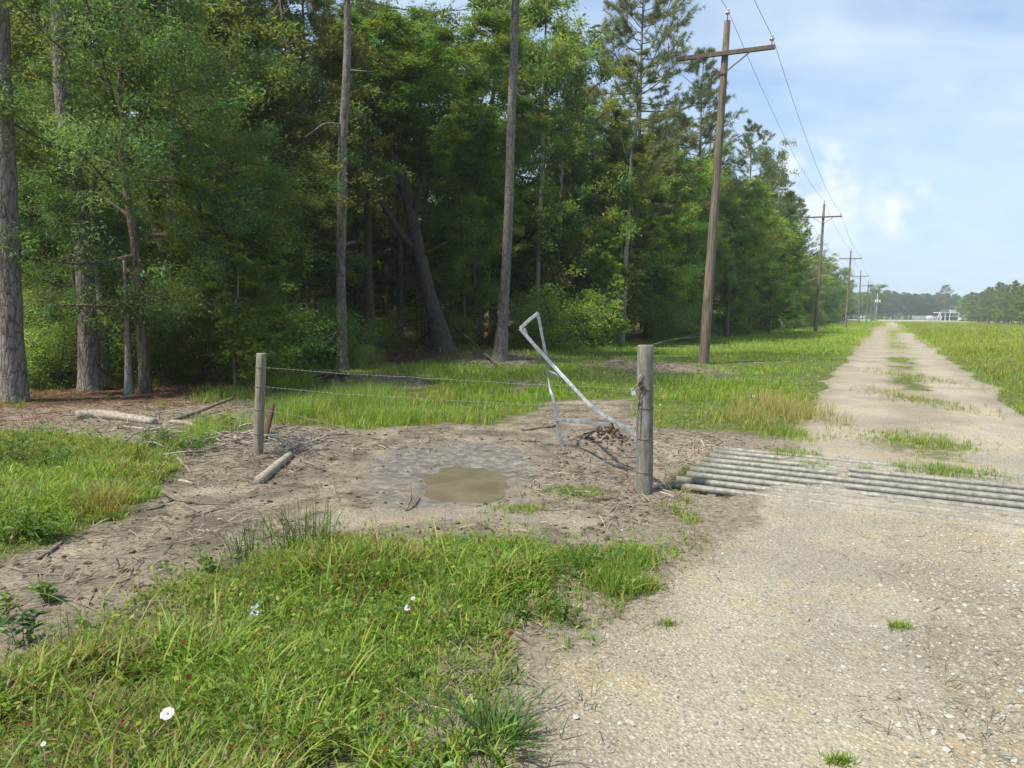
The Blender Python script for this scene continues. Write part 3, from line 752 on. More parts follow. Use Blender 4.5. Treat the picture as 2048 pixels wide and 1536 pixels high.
# ------------------------------------------------------------------ tree generators (meshes shared by copies)
def bez(p0, p1, p2, n):
    t = np.linspace(0, 1, n)[:, None]; p0, p1, p2 = map(np.array, (p0, p1, p2))
    return (1 - t) ** 2 * p0 + 2 * t * (1 - t) * p1 + t * t * p2

def gen_broad(seed, Ht, R, base, nleaf, lsize, trunk_r, limbs=16, dens=.42, droop=0.0, shape='round', asp=.42, barkm='brown_bark', multi=0):
    rng = np.random.default_rng(seed); tr = MB(); cr = MB()
    path = np.array([[0, 0, -.25]] + [[rng.normal(0, .03 * Ht * k / 6), rng.normal(0, .03 * Ht * k / 6), Ht * .93 * k / 6] for k in range(1, 7)])
    path = np.vstack([bez(path[0], path[1], path[2], 5), path[3:]])
    rad = trunk_r * np.clip(1 - .85 * (path[:, 2] / Ht), .1, 1); rad[0] *= 1.35
    tr.tube(path, rad, 9, rough=.12, seed=seed)
    cl = []
    for i in range(limbs):
        f = (i + rng.random()) / limbs; z = base + (Ht * .93 - base) * f
        c = np.array([np.interp(z, path[:, 2], path[:, 0]), np.interp(z, path[:, 2], path[:, 1]), z])
        prof = {'round': (1 - (2 * f - .85) ** 2 * .62), 'column': .55 + .55 * (1 - f) * (f > .05), 'spread': .55 + .6 * f if f < .7 else 1.5 - f * .8}[shape]
        ln = R * max(prof, .22) * rng.uniform(.7, 1.15); a = i * 2.4 + rng.normal(0, .5)
        rise = ln * (rng.uniform(.05, .75) - droop)
        end = c + np.array([cos(a) * ln, sin(a) * ln, rise]); mid = c + np.array([cos(a) * ln * .5, sin(a) * ln * .5, rise * .3 + rng.normal(0, .1) * ln])
        lp = bez(c, mid, end, 6); r0 = trunk_r * .42 * (1 - .7 * f)
        tr.tube(lp, np.linspace(r0, r0 * .2 + .004, 6), 5, cap=False)
        for j in range(7):
            q = .25 + .75 * (j + rng.random()) / 7; b = lp[min(5, int(q * 5))] * (1 - (q * 5) % 1) + lp[min(5, int(q * 5) + 1)] * ((q * 5) % 1)
            dv = rng.normal(0, 1, 3); dv[2] = dv[2] * .55 + .25 - droop; dv += np.array([cos(a), sin(a), 0]) * .5; dv /= np.linalg.norm(dv)
            sl = ln * rng.uniform(.22, .5) * (1.1 - .4 * q); e = b + dv * sl
            tr.tube(bez(b, b + dv * sl * .5 + rng.normal(0, .05, 3), e, 4), np.linspace(r0 * .35 + .004, .004, 4), 4, cap=False)
            for g in range(4):
                p = b + dv * sl * (.35 + .3 * g) + rng.normal(0, .16 * sl + .08, 3); cl.append((p, dv, .085 * sl + .058 * R * dens + .015))
    cp = np.array([c[0] for c in cl]); cd = np.array([c[1] for c in cl]); crd = np.array([c[2] for c in cl])
    wts = rng.uniform(.3, 1.6, len(cl)) * crd ** 1.3; idx = rng.choice(len(cl), nleaf, p=wts / wts.sum())
    off = rng.normal(0, 1, (nleaf, 3)) * np.array([1.1, 1.1, .6]); pos = cp[idx] + off * crd[idx][:, None]
    pos[:, 2] = np.maximum(pos[:, 2], .08)
    shade = np.repeat(rng.uniform(.6, 1.4, len(cl))[:, None], 3, 1) * np.array([1, 1, 1]) ; hue = rng.normal(0, .10, len(cl))
    cc = shade[idx] * rng.uniform(.75, 1.25, (nleaf, 1)); cc[:, 0] *= 1 + hue[idx] * 1.6; cc[:, 2] *= 1 - hue[idx]
    cr.add(*leaves(pos, rng, lsize * np.clip(np.exp(rng.normal(-.05, .38, nleaf)), .4, 2.1), asp, np.clip(cc, .2, 2), up=.35, dirs=cd[idx] * .7 + np.array([0, 0, -.15])))
    return dict(trunk=tr.mesh('trunk', M[barkm]), crown=cr.mesh('crown', M['leaf'], smooth=False, color=True), H=Ht)

def needles(rng, pos, dirs, k, L, W, col):
    n = len(pos) * k; p = np.repeat(pos, k, 0) + rng.normal(0, .025, (n, 3)); d = np.repeat(dirs, k, 0) * .75 + rng.normal(0, .55, (n, 3)); d /= np.linalg.norm(d, axis=1)[:, None]
    sd = np.cross(d, rng.normal(0, 1, (n, 3))); sd /= np.linalg.norm(sd, axis=1)[:, None] + 1e-9
    l = (L * rng.uniform(.7, 1.2, n))[:, None]
    V = np.stack([p - sd * W / 2, p + sd * W / 2, p + d * l + sd * W * .2 - np.array([0, 0, .12]) * l, p + d * l - sd * W * .2 - np.array([0, 0, .12]) * l], 1).reshape(-1, 3)
    F = (np.arange(n) * 4)[:, None] + np.array([0, 1, 2, 3])
    return V, [F], np.repeat(np.repeat(col, k, 0) * rng.uniform(.8, 1.2, (n, 1)), 4, 0)

def gen_pine(seed, Ht, R, base, trunk_r, nbr=46, tufts=9, k=15, nl=.2, nw=.013, top=.35, barkm='pine_bark', lean=.0):
    rng = np.random.default_rng(seed); tr = MB(); lm = MB(); cr = MB()
    zs = np.linspace(-.3, Ht * .98, 12); wx = np.cumsum(rng.normal(0, .05, 12)); wy = np.cumsum(rng.normal(0, .05, 12)); wx -= wx[0]; wy -= wy[0]
    path = np.stack([wx, wy, zs], 1); rad = trunk_r * np.clip(1 - .88 * (zs / Ht), .08, 1); rad[0] *= 1.35
    tr.tube(path, rad, 10, rough=.06, seed=seed)
    tp = []; td = []
    for i in range(nbr):
        f = ((i + rng.random()) / nbr) ** .9; z = base + (Ht * .97 - base) * f
        c = np.array([np.interp(z, zs, wx), np.interp(z, zs, wy), z]); a = i * 2.4 + rng.normal(0, .6)
        prof = (1 - f ** 2.2) * (.55 + .6 * min(1, f * 3)) + .12
        ln = R * prof * rng.uniform(.55, 1.15); rise = ln * (-.05 + .55 * f + rng.normal(0, .12))
        end = c + np.array([cos(a) * ln, sin(a) * ln, rise + .12 * ln]); mid = c + np.array([cos(a) * ln * .55, sin(a) * ln * .55, rise * .4 - .06 * ln])
        lp = bez(c, mid, end, 6); r0 = trunk_r * (.24 * (1 - f) + .06)
        lm.tube(lp, np.linspace(r0, r0 * .25 + .003, 6), 5, cap=False)
        for j in range(tufts):
            q = .35 + .65 * (j + rng.random()) / tufts; ii = min(4, int(q * 5)); b = lp[ii] + (lp[ii + 1] - lp[ii]) * (q * 5 - ii)
            dv = np.array([cos(a), sin(a), .25]) * .7 + rng.normal(0, .65, 3); dv[2] = abs(dv[2]) * .7 + .1; dv /= np.linalg.norm(dv)
            sl = rng.uniform(.1, .38) * ln * .75 + .08; e = b + dv * sl
            lm.tube(np.stack([b, b + dv * sl * .5 + rng.normal(0, .03, 3), e]), [.010, .007, .004], 3, cap=False)
            for g in range(3): tp.append(b + dv * sl * (.5 + .25 * g)); td.append(dv)
    tp.append(path[-1]); td.append(np.array([0, 0, 1.0]))
    tp = np.array(tp); td = np.array(td); col = np.ones((len(tp), 3)) * rng.uniform(.7, 1.3, (len(tp), 1)); col[:, 0] *= rng.uniform(.85, 1.35, len(tp))
    cr.add(*needles(rng, tp, td, k, nl, nw, col))
    return dict(trunk=tr.mesh('trunk', M[barkm]), limbs=lm.mesh('branches', M['brown_bark']), crown=cr.mesh('crown', M['needle'], smooth=False, color=True), H=Ht)

def gen_shrub(seed, Ht, R, n, ls, asp=.4, stems=7):
    rng = np.random.default_rng(seed); tr = MB(); cr = MB(); cl = []
    for i in range(stems):
        a = i * 2.4 + rng.normal(0, .4); ln = R * rng.uniform(.25, 1); e = np.array([cos(a) * ln, sin(a) * ln, Ht * rng.uniform(.55, 1)])
        lp = bez([0, 0, -.05], [e[0] * .25, e[1] * .25, e[2] * .6], e, 6); tr.tube(lp, np.linspace(.018, .004, 6) * (.5 + Ht * .35), 5, cap=False)
        for j in range(9):
            q = .2 + .8 * rng.random(); b = lp[int(q * 5)]; p = b + rng.normal(0, 1, 3) * R * .26; p[2] = max(p[2], .06)
            tr.tube(np.stack([b, (b + p) / 2 + rng.normal(0, .02, 3), p]), [.005, .004, .002], 3, cap=False); cl.append(p)
    cp = np.array(cl); idx = rng.integers(0, len(cl), n); pos = cp[idx] + rng.normal(0, .12 * R + .03, (n, 3)) * np.array([1, 1, .7]); pos[:, 2] = np.maximum(pos[:, 2], .03)
    cc = np.repeat(rng.uniform(.75, 1.25, len(cl)), 3).reshape(-1, 3)[idx] * rng.uniform(.75, 1.25, (n, 1))
    cr.add(*leaves(pos, rng, ls * rng.uniform(.6, 1.3, n), asp, cc, up=.5))
    return dict(trunk=tr.mesh('stem', M['brown_bark']), crown=cr.mesh('foliage', M['leaf'], smooth=False, color=True), H=Ht)

K = {}
K['oakA'] = gen_broad(1, 12, 3.6, 1.4, 56000, .112, .17, 20)
K['oakB'] = gen_broad(2, 12, 3.4, 1.8, 52000, .115, .16, 19, shape='spread')
K['oakC'] = gen_broad(3, 9, 2.6, 1.2, 76000, .066, .10, 22, asp=.36, droop=.12)
K['oakD'] = gen_broad(8, 9, 2.9, 1.2, 80000, .064, .11, 24, asp=.36, droop=.1)
K['slimA'] = gen_broad(4, 12, 2.0, .6, 60000, .11, .09, 26, shape='column', asp=.6, barkm='grey_bark')
K['slimB'] = gen_broad(5, 12, 2.2, .9, 56000, .115, .10, 24, shape='column', asp=.5, droop=.05, barkm='grey_bark')
K['sapA'] = gen_broad(6, 5, 1.3, .3, 15000, .085, .035, 16, shape='column', asp=.55, barkm='grey_bark')
K['sapB'] = gen_broad(7, 5, 1.5, .3, 16000, .08, .035, 16, asp=.4)
K['pineA'] = gen_pine(21, 20, 3.3, 6.5, .2, 64, 11, 20, .24, .018)
K['pineB'] = gen_pine(22, 20, 3.1, 3.5, .19, 78, 11, 20, .24, .018)
K['pineC'] = gen_pine(23, 20, 3.9, 9.0, .22, 60, 17, 20, .25, .018)
K['pineY'] = gen_pine(24, 11, 2.3, .8, .10, 74, 10, 18, .22, .017)
K['shrubA'] = gen_shrub(31, 1.5, .95, 7000, .055)
K['shrubB'] = gen_shrub(32, 1.7, 1.0, 6000, .06, .5)
K['shrubC'] = gen_shrub(33, 1.0, .9, 4500, .05, .35, 9)
PINE_CROWN = gen_pine(41, 11, 3.4, 1.5, .15, 40, 10)

def tree(kind, x, y, h, label, group=None, tint=(.05, .09, .022), name='leafy_tree', cat='tree', wide=1.0, rz=None, z=None, parts=('trunk', 'crown')):
    k = K[kind]; sc = h / k['H']
    o = thing(name, label, cat, (x, y, h1(x, y) - .03 if z is None else z), random.uniform(0, 6.28) if rz is None else rz, group)
    o.scale = (sc * wide, sc * wide, sc)
    a = link(parts[0], k['trunk'], o)
    if 'limbs' in k: link('branches', k['limbs'], a)
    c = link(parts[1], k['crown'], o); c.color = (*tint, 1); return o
def px_of(x, y): return 1024 + FPX * x / y      # rough column
random.seed(4)

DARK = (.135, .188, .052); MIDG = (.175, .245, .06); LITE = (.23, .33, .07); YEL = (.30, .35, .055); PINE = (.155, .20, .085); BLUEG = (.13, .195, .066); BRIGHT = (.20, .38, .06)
def var(c, r=.16):
    k = random.uniform(1 - r, 1 + r); return (c[0] * k * random.uniform(.9, 1.1), c[1] * k, c[2] * k * random.uniform(.85, 1.15))

# trunks in front, drawn where the photograph shows them
def front_tree(name, label, path, widths, mat, crown=None, ext=0, parts=(), depth=None, group=None, tint=PINE, limbs=()):
    b = P(*path[0]); dp = b.y if depth is None else depth
    pts = [D3(px, py, dp + .0) for px, py in path]; pts[0] = Vector((b.x, dp, h1(b.x, dp)))
    rad = [w * dp / FPX / 2 for w in widths]
    base = pts[0].copy()
    P3 = [pts[0] - Vector((0, 0, .25))] + pts; R = [rad[0] * 1.12] + rad
    if ext:
        d = (P3[-1] - P3[-2]).normalized(); d = (d + Vector((0, 0, 1.5))).normalized(); z0 = P3[-1].z; e0 = P3[-1]; r0 = R[-1]
        for q in (.33, .66, 1): P3.append(e0 + d * (ext - z0) * q); R.append(r0 * (1 - .8 * q))
    # resample finely so that the bark bulges
    A = np.array([tuple(p) for p in P3]); L = np.r_[0, np.cumsum(np.linalg.norm(np.diff(A, axis=0), axis=1))]; n = max(8, int(L[-1] / .22)); q = np.linspace(0, L[-1], n)
    S = np.stack([np.interp(q, L, A[:, i]) for i in range(3)], 1); ker = np.array([.25, .5, .25])
    for _ in range(6): S[1:-1] = .25 * S[:-2] + .5 * S[1:-1] + .25 * S[2:]
    RR = np.interp(q, L, R) * (1 + (.15 if widths[0] >= 28 else .45) * np.exp(-np.maximum(S[:, 2] - base.z, 0) / .28))
    o = thing(name, label, 'tree', base, 0, group)
    mb = MB().tube(S, RR, 18, rough=.05, seed=int(path[0][0]))
    for (lp, lw) in limbs:
        q3 = [D3(px, py, dp + dz) for px, py, dz in lp]
        A2 = np.array([tuple(p) for p in q3]); l2 = np.r_[0, np.cumsum(np.linalg.norm(np.diff(A2, axis=0), axis=1))]; qq = np.linspace(0, l2[-1], 14)
        S2 = np.stack([np.interp(qq, l2, A2[:, i]) for i in range(3)], 1)
        for _ in range(3): S2[1:-1] = .25 * S2[:-2] + .5 * S2[1:-1] + .25 * S2[2:]
        mb.tube(S2, np.interp(qq, l2, np.linspace(lw[0], lw[1], len(l2))) * dp / FPX / 2, 9, rough=.08, seed=3)
    tk = mb.build('trunk', M[mat], o, local=True)
    if crown == 'pine':
        top = S[-1] - np.array(base)
        for nm, key in (('branches', 'limbs'), ('crown', 'crown')):
            c = link(nm, PINE_CROWN[key], o if key == 'crown' else tk); c.location = (top[0], top[1], top[2] - 10.6); c.rotation_euler = (0, 0, random.uniform(0, 6))
            if key == 'crown': c.color = (*tint, 1)
    return o, dp, base
front_tree('pine_tree', 'thickest grey pine trunk at the left edge of the photo', [(28,802),(25,700),(22,580),(16,450),(6,200),(0,0)], [50,41,39,37,33,31], 'pine_bark', 'pine', 22)
front_tree('pine_tree', 'tall grey pine leaning left, half hidden by dark oak leaves', [(180,780),(175,620),(160,420),(137,300),(125,200),(118,0)], [44,34,34,31,30,29], 'pine_bark', 'pine', 22)
front_tree('hardwood_tree', 'pale smooth trunk standing right behind the leaning grey pine', [(212,768),(202,620),(190,420),(182,300)], [22,18,14,7], 'grey_bark', None, 0)
front_tree('hardwood_tree', 'short pale grey trunk in the shade beside the fallen log', [(258,785),(256,700),(254,600),(248,520)], [14,12,9,5], 'grey_bark', None, 0)
front_tree('dead_tree', 'broken dead trunk with bare forked limb among dark leaves', [(338,765),(342,450),(341,250),(344,100),(343,8)], [28,24,22,20,16], 'pine_bark', None, 0, depth=19,
           limbs=[([(343,180,0),(362,100,.1),(386,75,.2),(388,0,.3),(384,-40,.3)], (14, 8)), ([(346,30,0),(370,14,-.2),(420,8,-.3),(480,20,-.4)], (9, 3))])
front_tree('dead_tree', 'thin bare dead trunk left of the broken forked one', [(292,765),(290,400),(282,180),(273,60),(272,15)], [12,11,10,9,6], 'brown_bark', None, 0, depth=18)
front_tree('pine_tree', 'dark pine trunk with a thin leaning trunk close on its right', [(501,712),(500,450),(498,270),(495,0)], [26,23,21,19], 'brown_bark', 'pine', 22, depth=26)
front_tree('hardwood_tree', 'thin brown trunk leaning left beside the dark pine', [(563,690),(548,540),(530,420),(515,270),(508,180)], [15,13,11,9,6], 'brown_bark', None, 0, depth=24)
front_tree('pine_tree', 'slender wavy grey pine behind the barbed wire', [(683,738),(684,650),(681,540),(684,430),(684,300),(691,190),(696,80),(694,0)], [24,19,18,19,17,16,14,13], 'pine_bark', 'pine', 20,
           limbs=[([(688,490,0),(700,486,.1),(711,484,.1)], (7, 5)), ([(690,250,0),(650,245,-.3),(610,275,-.6)], (5, 2)), ([(697,140,0),(720,142,-.2),(745,143,-.3)], (4, 1.5))])
front_tree('pine_tree', 'straight dark brown pine trunk left of the leaning black oak', [(742,698),(736,500),(733,260),(735,60)], [22,16,14,12], 'brown_bark', 'pine', 20)
front_tree('hardwood_tree', 'thin blackish trunk just left of the leaning black oak', [(800,698),(800,520),(797,400)], [13,12,9], 'dark_bark', None, 9)
for lab, path, w, dp, mt in (('slim dark trunk standing midway between leaning thin trunk and slender wavy pine', [(622,700),(618,520),(611,330),(608,120)], [13,11,10,8], 27, 'brown_bark'),
      ('slim dark trunk just right of the slender wavy pine', [(712,696),(708,520),(712,330),(716,150)], [11,10,9,7], 31, 'dark_bark'), ('thin dark trunk between black oak and tall straight pine', [(950,694),(948,540),(944,400)], [10,8,6], 33, 'dark_bark'),
      ('slim grey trunk right of the tall straight pine', [(1072,690),(1076,520),(1084,380),(1086,200)], [11,9,8,6], 34, 'grey_bark'), ('thin grey trunk left of the thin pale forest-edge trunk', [(1108,690),(1116,520),(1122,400)], [9,8,6], 36, 'grey_bark'),
      ('slim brown trunk right of the small yellow sapling', [(470,708),(468,500),(462,300)], [13,11,9], 21, 'brown_bark')):
    front_tree('slim_tree', lab, path, w, mt, None, 13, depth=dp)
OAK = front_tree('oak_tree', 'big black oak trunk leaning left with forked limbs', [(888,704),(871,640),(858,590),(845,530),(829,470),(818,400),(795,330),(768,272)], [50,34,27,25,26,24,22,20], 'dark_bark', None, 0,
           limbs=[([(836,500,0),(806,475,-.2),(785,440,-.5),(760,400,-.7)], (18, 8)), ([(790,320,0),(765,270,-.1),(742,225,-.2),(730,190,-.3)], (18, 8)), ([(770,280,0),(780,225,.1),(776,180,.1)], (13, 6)),
                  ([(826,450,0),(838,380,-.2),(856,330,-.4),(880,290,-.6)], (12, 4)), ([(842,510,0),(870,498,-.3),(905,478,-.6)], (8, 3))])
front_tree('pine_tree', 'tall straight grey pine right of the leaning black oak', [(999,713),(1006,640),(1012,540),(1018,400),(1022,250),(1028,100),(1031,0)], [32,21,18.5,17.5,16.5,15.5,14.5], 'pine_bark', 'pine', 21)
front_tree('hardwood_tree', 'thin pale grey trunk at the forest edge behind the fence post', [(1247,692),(1250,560),(1256,440),(1262,330)], [12,9.5,8,6], 'grey_bark', None, 10, depth=36)

for dx, dy, z0, k, kz in ((-.1, -.9, 6.4, .9, .5), (1.9, -.5, 4.6, .6, .42), (-2.2, .2, 7.0, .7, .5)):
    c = link('crown', K['oakB']['crown'], OAK[0]); c.location = (dx, dy, z0 - 1.8 * kz); c.scale = (k, k, kz); c.rotation_euler = (0, 0, dx * 3); c.color = (.135, .20, .052, 1)

def at(px, d): q = pdir(px, 640); return q[0] / q[1] * d, d
def T(kind, px, d, h, label, tint, group=None, wide=1.0, name='leafy_tree', **k):
    x, y = at(px, d); return tree(kind, x, y, h, label, group, tint, name, wide=wide, **k)
def top_h(py, d, px=1024): q = pdir(px, py); return CAMZ + q[2] / q[1] * d
# the dark broadleaf wall on the left
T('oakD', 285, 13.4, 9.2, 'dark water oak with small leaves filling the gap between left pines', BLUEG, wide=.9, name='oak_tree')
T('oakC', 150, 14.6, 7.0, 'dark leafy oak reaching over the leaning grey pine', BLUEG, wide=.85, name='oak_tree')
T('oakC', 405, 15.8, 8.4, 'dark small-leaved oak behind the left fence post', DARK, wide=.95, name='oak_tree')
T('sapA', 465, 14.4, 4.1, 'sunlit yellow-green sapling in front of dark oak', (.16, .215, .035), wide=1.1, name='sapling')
T('oakD', 540, 22, 8.4, 'mid green bushy oak behind the thin leaning trunk', MIDG, wide=.85, name='oak_tree')
T('oakA', 40, 20, 13.5, 'tall dark oak behind the thick pine at left edge', DARK, name='oak_tree')
T('oakB', 230, 24, 15, 'tall dark oak high behind the leaning grey pine', MIDG, name='oak_tree')
T('pineY', 430, 24, 15.5, 'bushy dark pine with low branches behind broken dead trunk', var(PINE), wide=.8, name='pine_tree')
T('pineY', 610, 27, 15, 'bushy pine with low branches left of the slender wavy pine', var(PINE), wide=.8, name='pine_tree')
T('oakB', 850, 33, 13.2, 'crown of dark oak leaves over the leaning black trunk', DARK, name='oak_tree', wide=1.05)
T('oakA', 780, 36, 17, 'tall dark oak behind the leaning black trunk', DARK, name='oak_tree')
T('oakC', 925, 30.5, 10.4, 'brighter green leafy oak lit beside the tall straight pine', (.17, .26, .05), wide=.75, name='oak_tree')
T('oakA', 1085, 36, 17.5, 'dark green oak right of the tall straight pine', MIDG, wide=.75, name='oak_tree')
T('oakB', 985, 38, 19, 'tall leafy crown just behind the top of the straight pine', MIDG, name='oak_tree')
T('slimA', 1150, 40, 14, 'pale green loose tree standing beside dark oak', LITE, wide=.8)
T('slimB', 1235, 37, top_h(225, 37), 'yellow-green slender tree over the thin pale grey trunk', (.17, .215, .04), wide=.85)
T('slimA', 1210, 34, 6.5, 'light green young tree low at forest edge', LITE, wide=.95)
T('pineC', 1265, 46, 23.5, 'tallest open-crowned pine against the sky', PINE, name='pine_tree', wide=.85)
T('pineB', 1390, 50, top_h(85, 50, 1390), 'dense tall pine left of the big utility pole', PINE, name='pine_tree', wide=.95)
T('pineB', 1340, 55, 17, 'grey-green pine half hidden behind the dense tall pine', var(PINE), name='pine_tree')
T('pineA', 1488, 63, top_h(235, 63, 1488), 'pine with bare lower trunk just right of the big utility pole', PINE, name='pine_tree', wide=.9)
T('oakB', 1535, 68, top_h(305, 68, 1535), 'rounded dark crown standing out right of the bare-trunk pine', DARK, name='leafy_tree', wide=.7)
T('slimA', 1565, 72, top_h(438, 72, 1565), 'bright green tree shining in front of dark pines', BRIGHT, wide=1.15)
T('oakA', 1375, 46, 10.2, 'dark green round oak low behind the big utility pole', MIDG, wide=.8)
T('slimB', 1310, 42, 10.5, 'yellowish leafy tree left of the big utility pole', var(LITE), wide=.9)
T('slimA', 1440, 53, 8.5, 'light green bushy tree right behind the big utility pole', var(MIDG), wide=1.2)
T('oakA', 1335, 43, 11.8, 'bright rounded leafy tree midway between thin pale trunk and biggest utility pole', LITE, wide=.95)
T('oakB', 1455, 50, 10.8, 'rounded leafy tree just right of the biggest utility pole', MIDG, wide=1.0)
T('oakA', 1500, 58, 11.5, 'leafy rounded tree at the foot of the bare-trunk pine', var(LITE), wide=.95)
T('slimB', 1540, 64, 10.5, 'leafy tree left of the bright green tree', MIDG, wide=1.4)
T('oakB', 1180, 38, 11.5, 'leafy mid green tree filling the edge left of the thin pale trunk', MIDG, wide=.9)
T('pineA', 1590, 86, top_h(395, 86, 1590), 'dark spreading pine behind the second utility pole', var(PINE), name='pine_tree', wide=.9)

# deep forest: every trunk and crown an individual copy
placed = []
def far_enough(x, y, r):
    for (a, b) in placed:
        if (a - x) ** 2 + (b - y) ** 2 < r * r: return False
    placed.append((x, y)); return True
def deep_forest():
    rng = random.Random(8); n = 0; tries = 0
    while n < 56 and tries < 4000:
        tries += 1
        px = rng.uniform(-140, 1300); d = 19 + 55 * rng.random() ** 1.1; x, y = at(px, d); s, t = st(x, y)
        if t > -15.5 or (690 < px < 1010 and d < 34) or not far_enough(x, y, 2.0 + d * .022): continue
        u = rng.random()
        if u < .36: kind, h, lab, c, nm = rng.choice(('oakA', 'oakB')), rng.uniform(9.5, 14.5), 'dark leafy tree deep in the crowded forest', var(DARK if rng.random() < .35 else MIDG), 'leafy_tree'
        elif u < .52: kind, h, lab, c, nm = rng.choice(('slimA', 'slimB')), rng.uniform(8, 14), 'slender pale-stemmed tree deep in the crowded forest', var(LITE), 'leafy_tree'
        elif u < .72: kind, h, lab, c, nm = rng.choice(('pineA', 'pineB', 'pineC')), rng.uniform(18, 23), 'tall pine standing deep in the crowded forest', var(PINE), 'pine_tree'
        else: kind, h, lab, c, nm = rng.choice(('sapA', 'sapB')), rng.uniform(4, 7.5), 'young leafy tree growing in the forest shade', var(LITE if rng.random() < .6 else YEL), 'sapling'
        tree(kind, x, y, h, lab, {'leafy_tree': 'leafy trees deep in the forest', 'pine_tree': 'pines deep in the forest', 'sapling': 'young trees in the forest'}[nm], c, nm, wide=rng.uniform(.85, 1.1)); n += 1
    # undergrowth along and behind the edge
    n = 0; tries = 0
    while n < 96 and tries < 4000:
        tries += 1
        px = rng.uniform(-120, 1330); d = 14.5 + 30 * rng.random() ** 1.3; x, y = at(px, d); s, t = st(x, y)
        if t > -13.6 or (700 < px < 1010 and d < 33) or not far_enough(x, y, 1.1): continue
        tree(rng.choice(('shrubA', 'shrubB', 'shrubC')), x, y, rng.uniform(.8, 2.4), 'low green shrub in the shade under the forest trees', 'undergrowth shrubs in the forest', var(MIDG if rng.random() < .6 else LITE), 'shrub', 'shrub', wide=rng.uniform(.9, 1.25), parts=('stem', 'foliage')); n += 1
    for i in range(46):
        px = -160 + 1560 * (i + rng.random()) / 46; d = rng.uniform(60, 92); x, y = at(px, d); s, t = st(x, y)
        if t > -22: continue
        tree(rng.choice(('oakC', 'oakD', 'sapB', 'slimA')), x, y, rng.uniform(9, 15), 'leafy tree far back where the forest closes', 'trees at the back of the forest', var(LITE if rng.random() < .5 else MIDG), 'leafy_tree', wide=rng.uniform(1.3, 1.8))
deep_forest()
for i, (px, d, h) in enumerate(((560, 31, 6.5), (600, 36, 7), (645, 33, 6), (665, 40, 8), (715, 38, 7), (770, 41, 7.5), (620, 45, 8.5), (835, 44, 7), (940, 42, 8), (1060, 41, 7.5))):
    T(('sapA', 'slimA')[i % 2], px, d, h, 'light yellow-green young tree with sun glow put into its leaf tint between the dark trunks', var(LITE), 'light young trees between the trunks', 1.2, name='sapling')  # light leaf tint stands in for sunlight reaching between the trunks
for i, (px, d, h) in enumerate(((520, 17, 1.6), (570, 19.5, 1.9), (690, 20.5, 1.3), (470, 16.5, 1.3), (250, 15.4, 1.2), (60, 13.9, 1.1), (1060, 30, 2.2), (1110, 31.5, 3.0), (1165, 33, 2.6), (1215, 34.5, 2.0), (930, 29.5, 1.4), (770, 27.5, 1.3), (1330, 40, 2.4), (1375, 42, 3))):
    T(('shrubA', 'shrubB')[i % 2], px, d, h, 'leafy green shrub along the sunlit front edge of the forest', var(LITE if i % 3 else MIDG), 'shrubs along the forest edge', 1.25, name='shrub', cat='shrub', parts=('stem', 'foliage'))
T('shrubA', 632, 19.3, 1.75, 'bright green leafy shrub left of the slender wavy pine', (.10, .21, .05), name='shrub', cat='shrub', wide=1.25, parts=('stem', 'foliage'))
T('shrubC', 735, 19.5, .7, 'low green bush right of the slender wavy pine', MIDG, name='shrub', cat='shrub', parts=('stem', 'foliage'))
T('shrubB', 420, 15.2, 1.6, 'dark shrub behind the left fence post', DARK, name='shrub', cat='shrub', wide=1.2, parts=('stem', 'foliage'))
T('shrubB', 110, 14.2, 1.3, 'dark shrub between the two left pines', DARK, name='shrub', cat='shrub', wide=1.2, parts=('stem', 'foliage'))
T('shrubA', 340, 14.8, 1.2, 'dark shrub behind the broken branches', DARK, name='shrub', cat='shrub', wide=1.1, parts=('stem', 'foliage'))

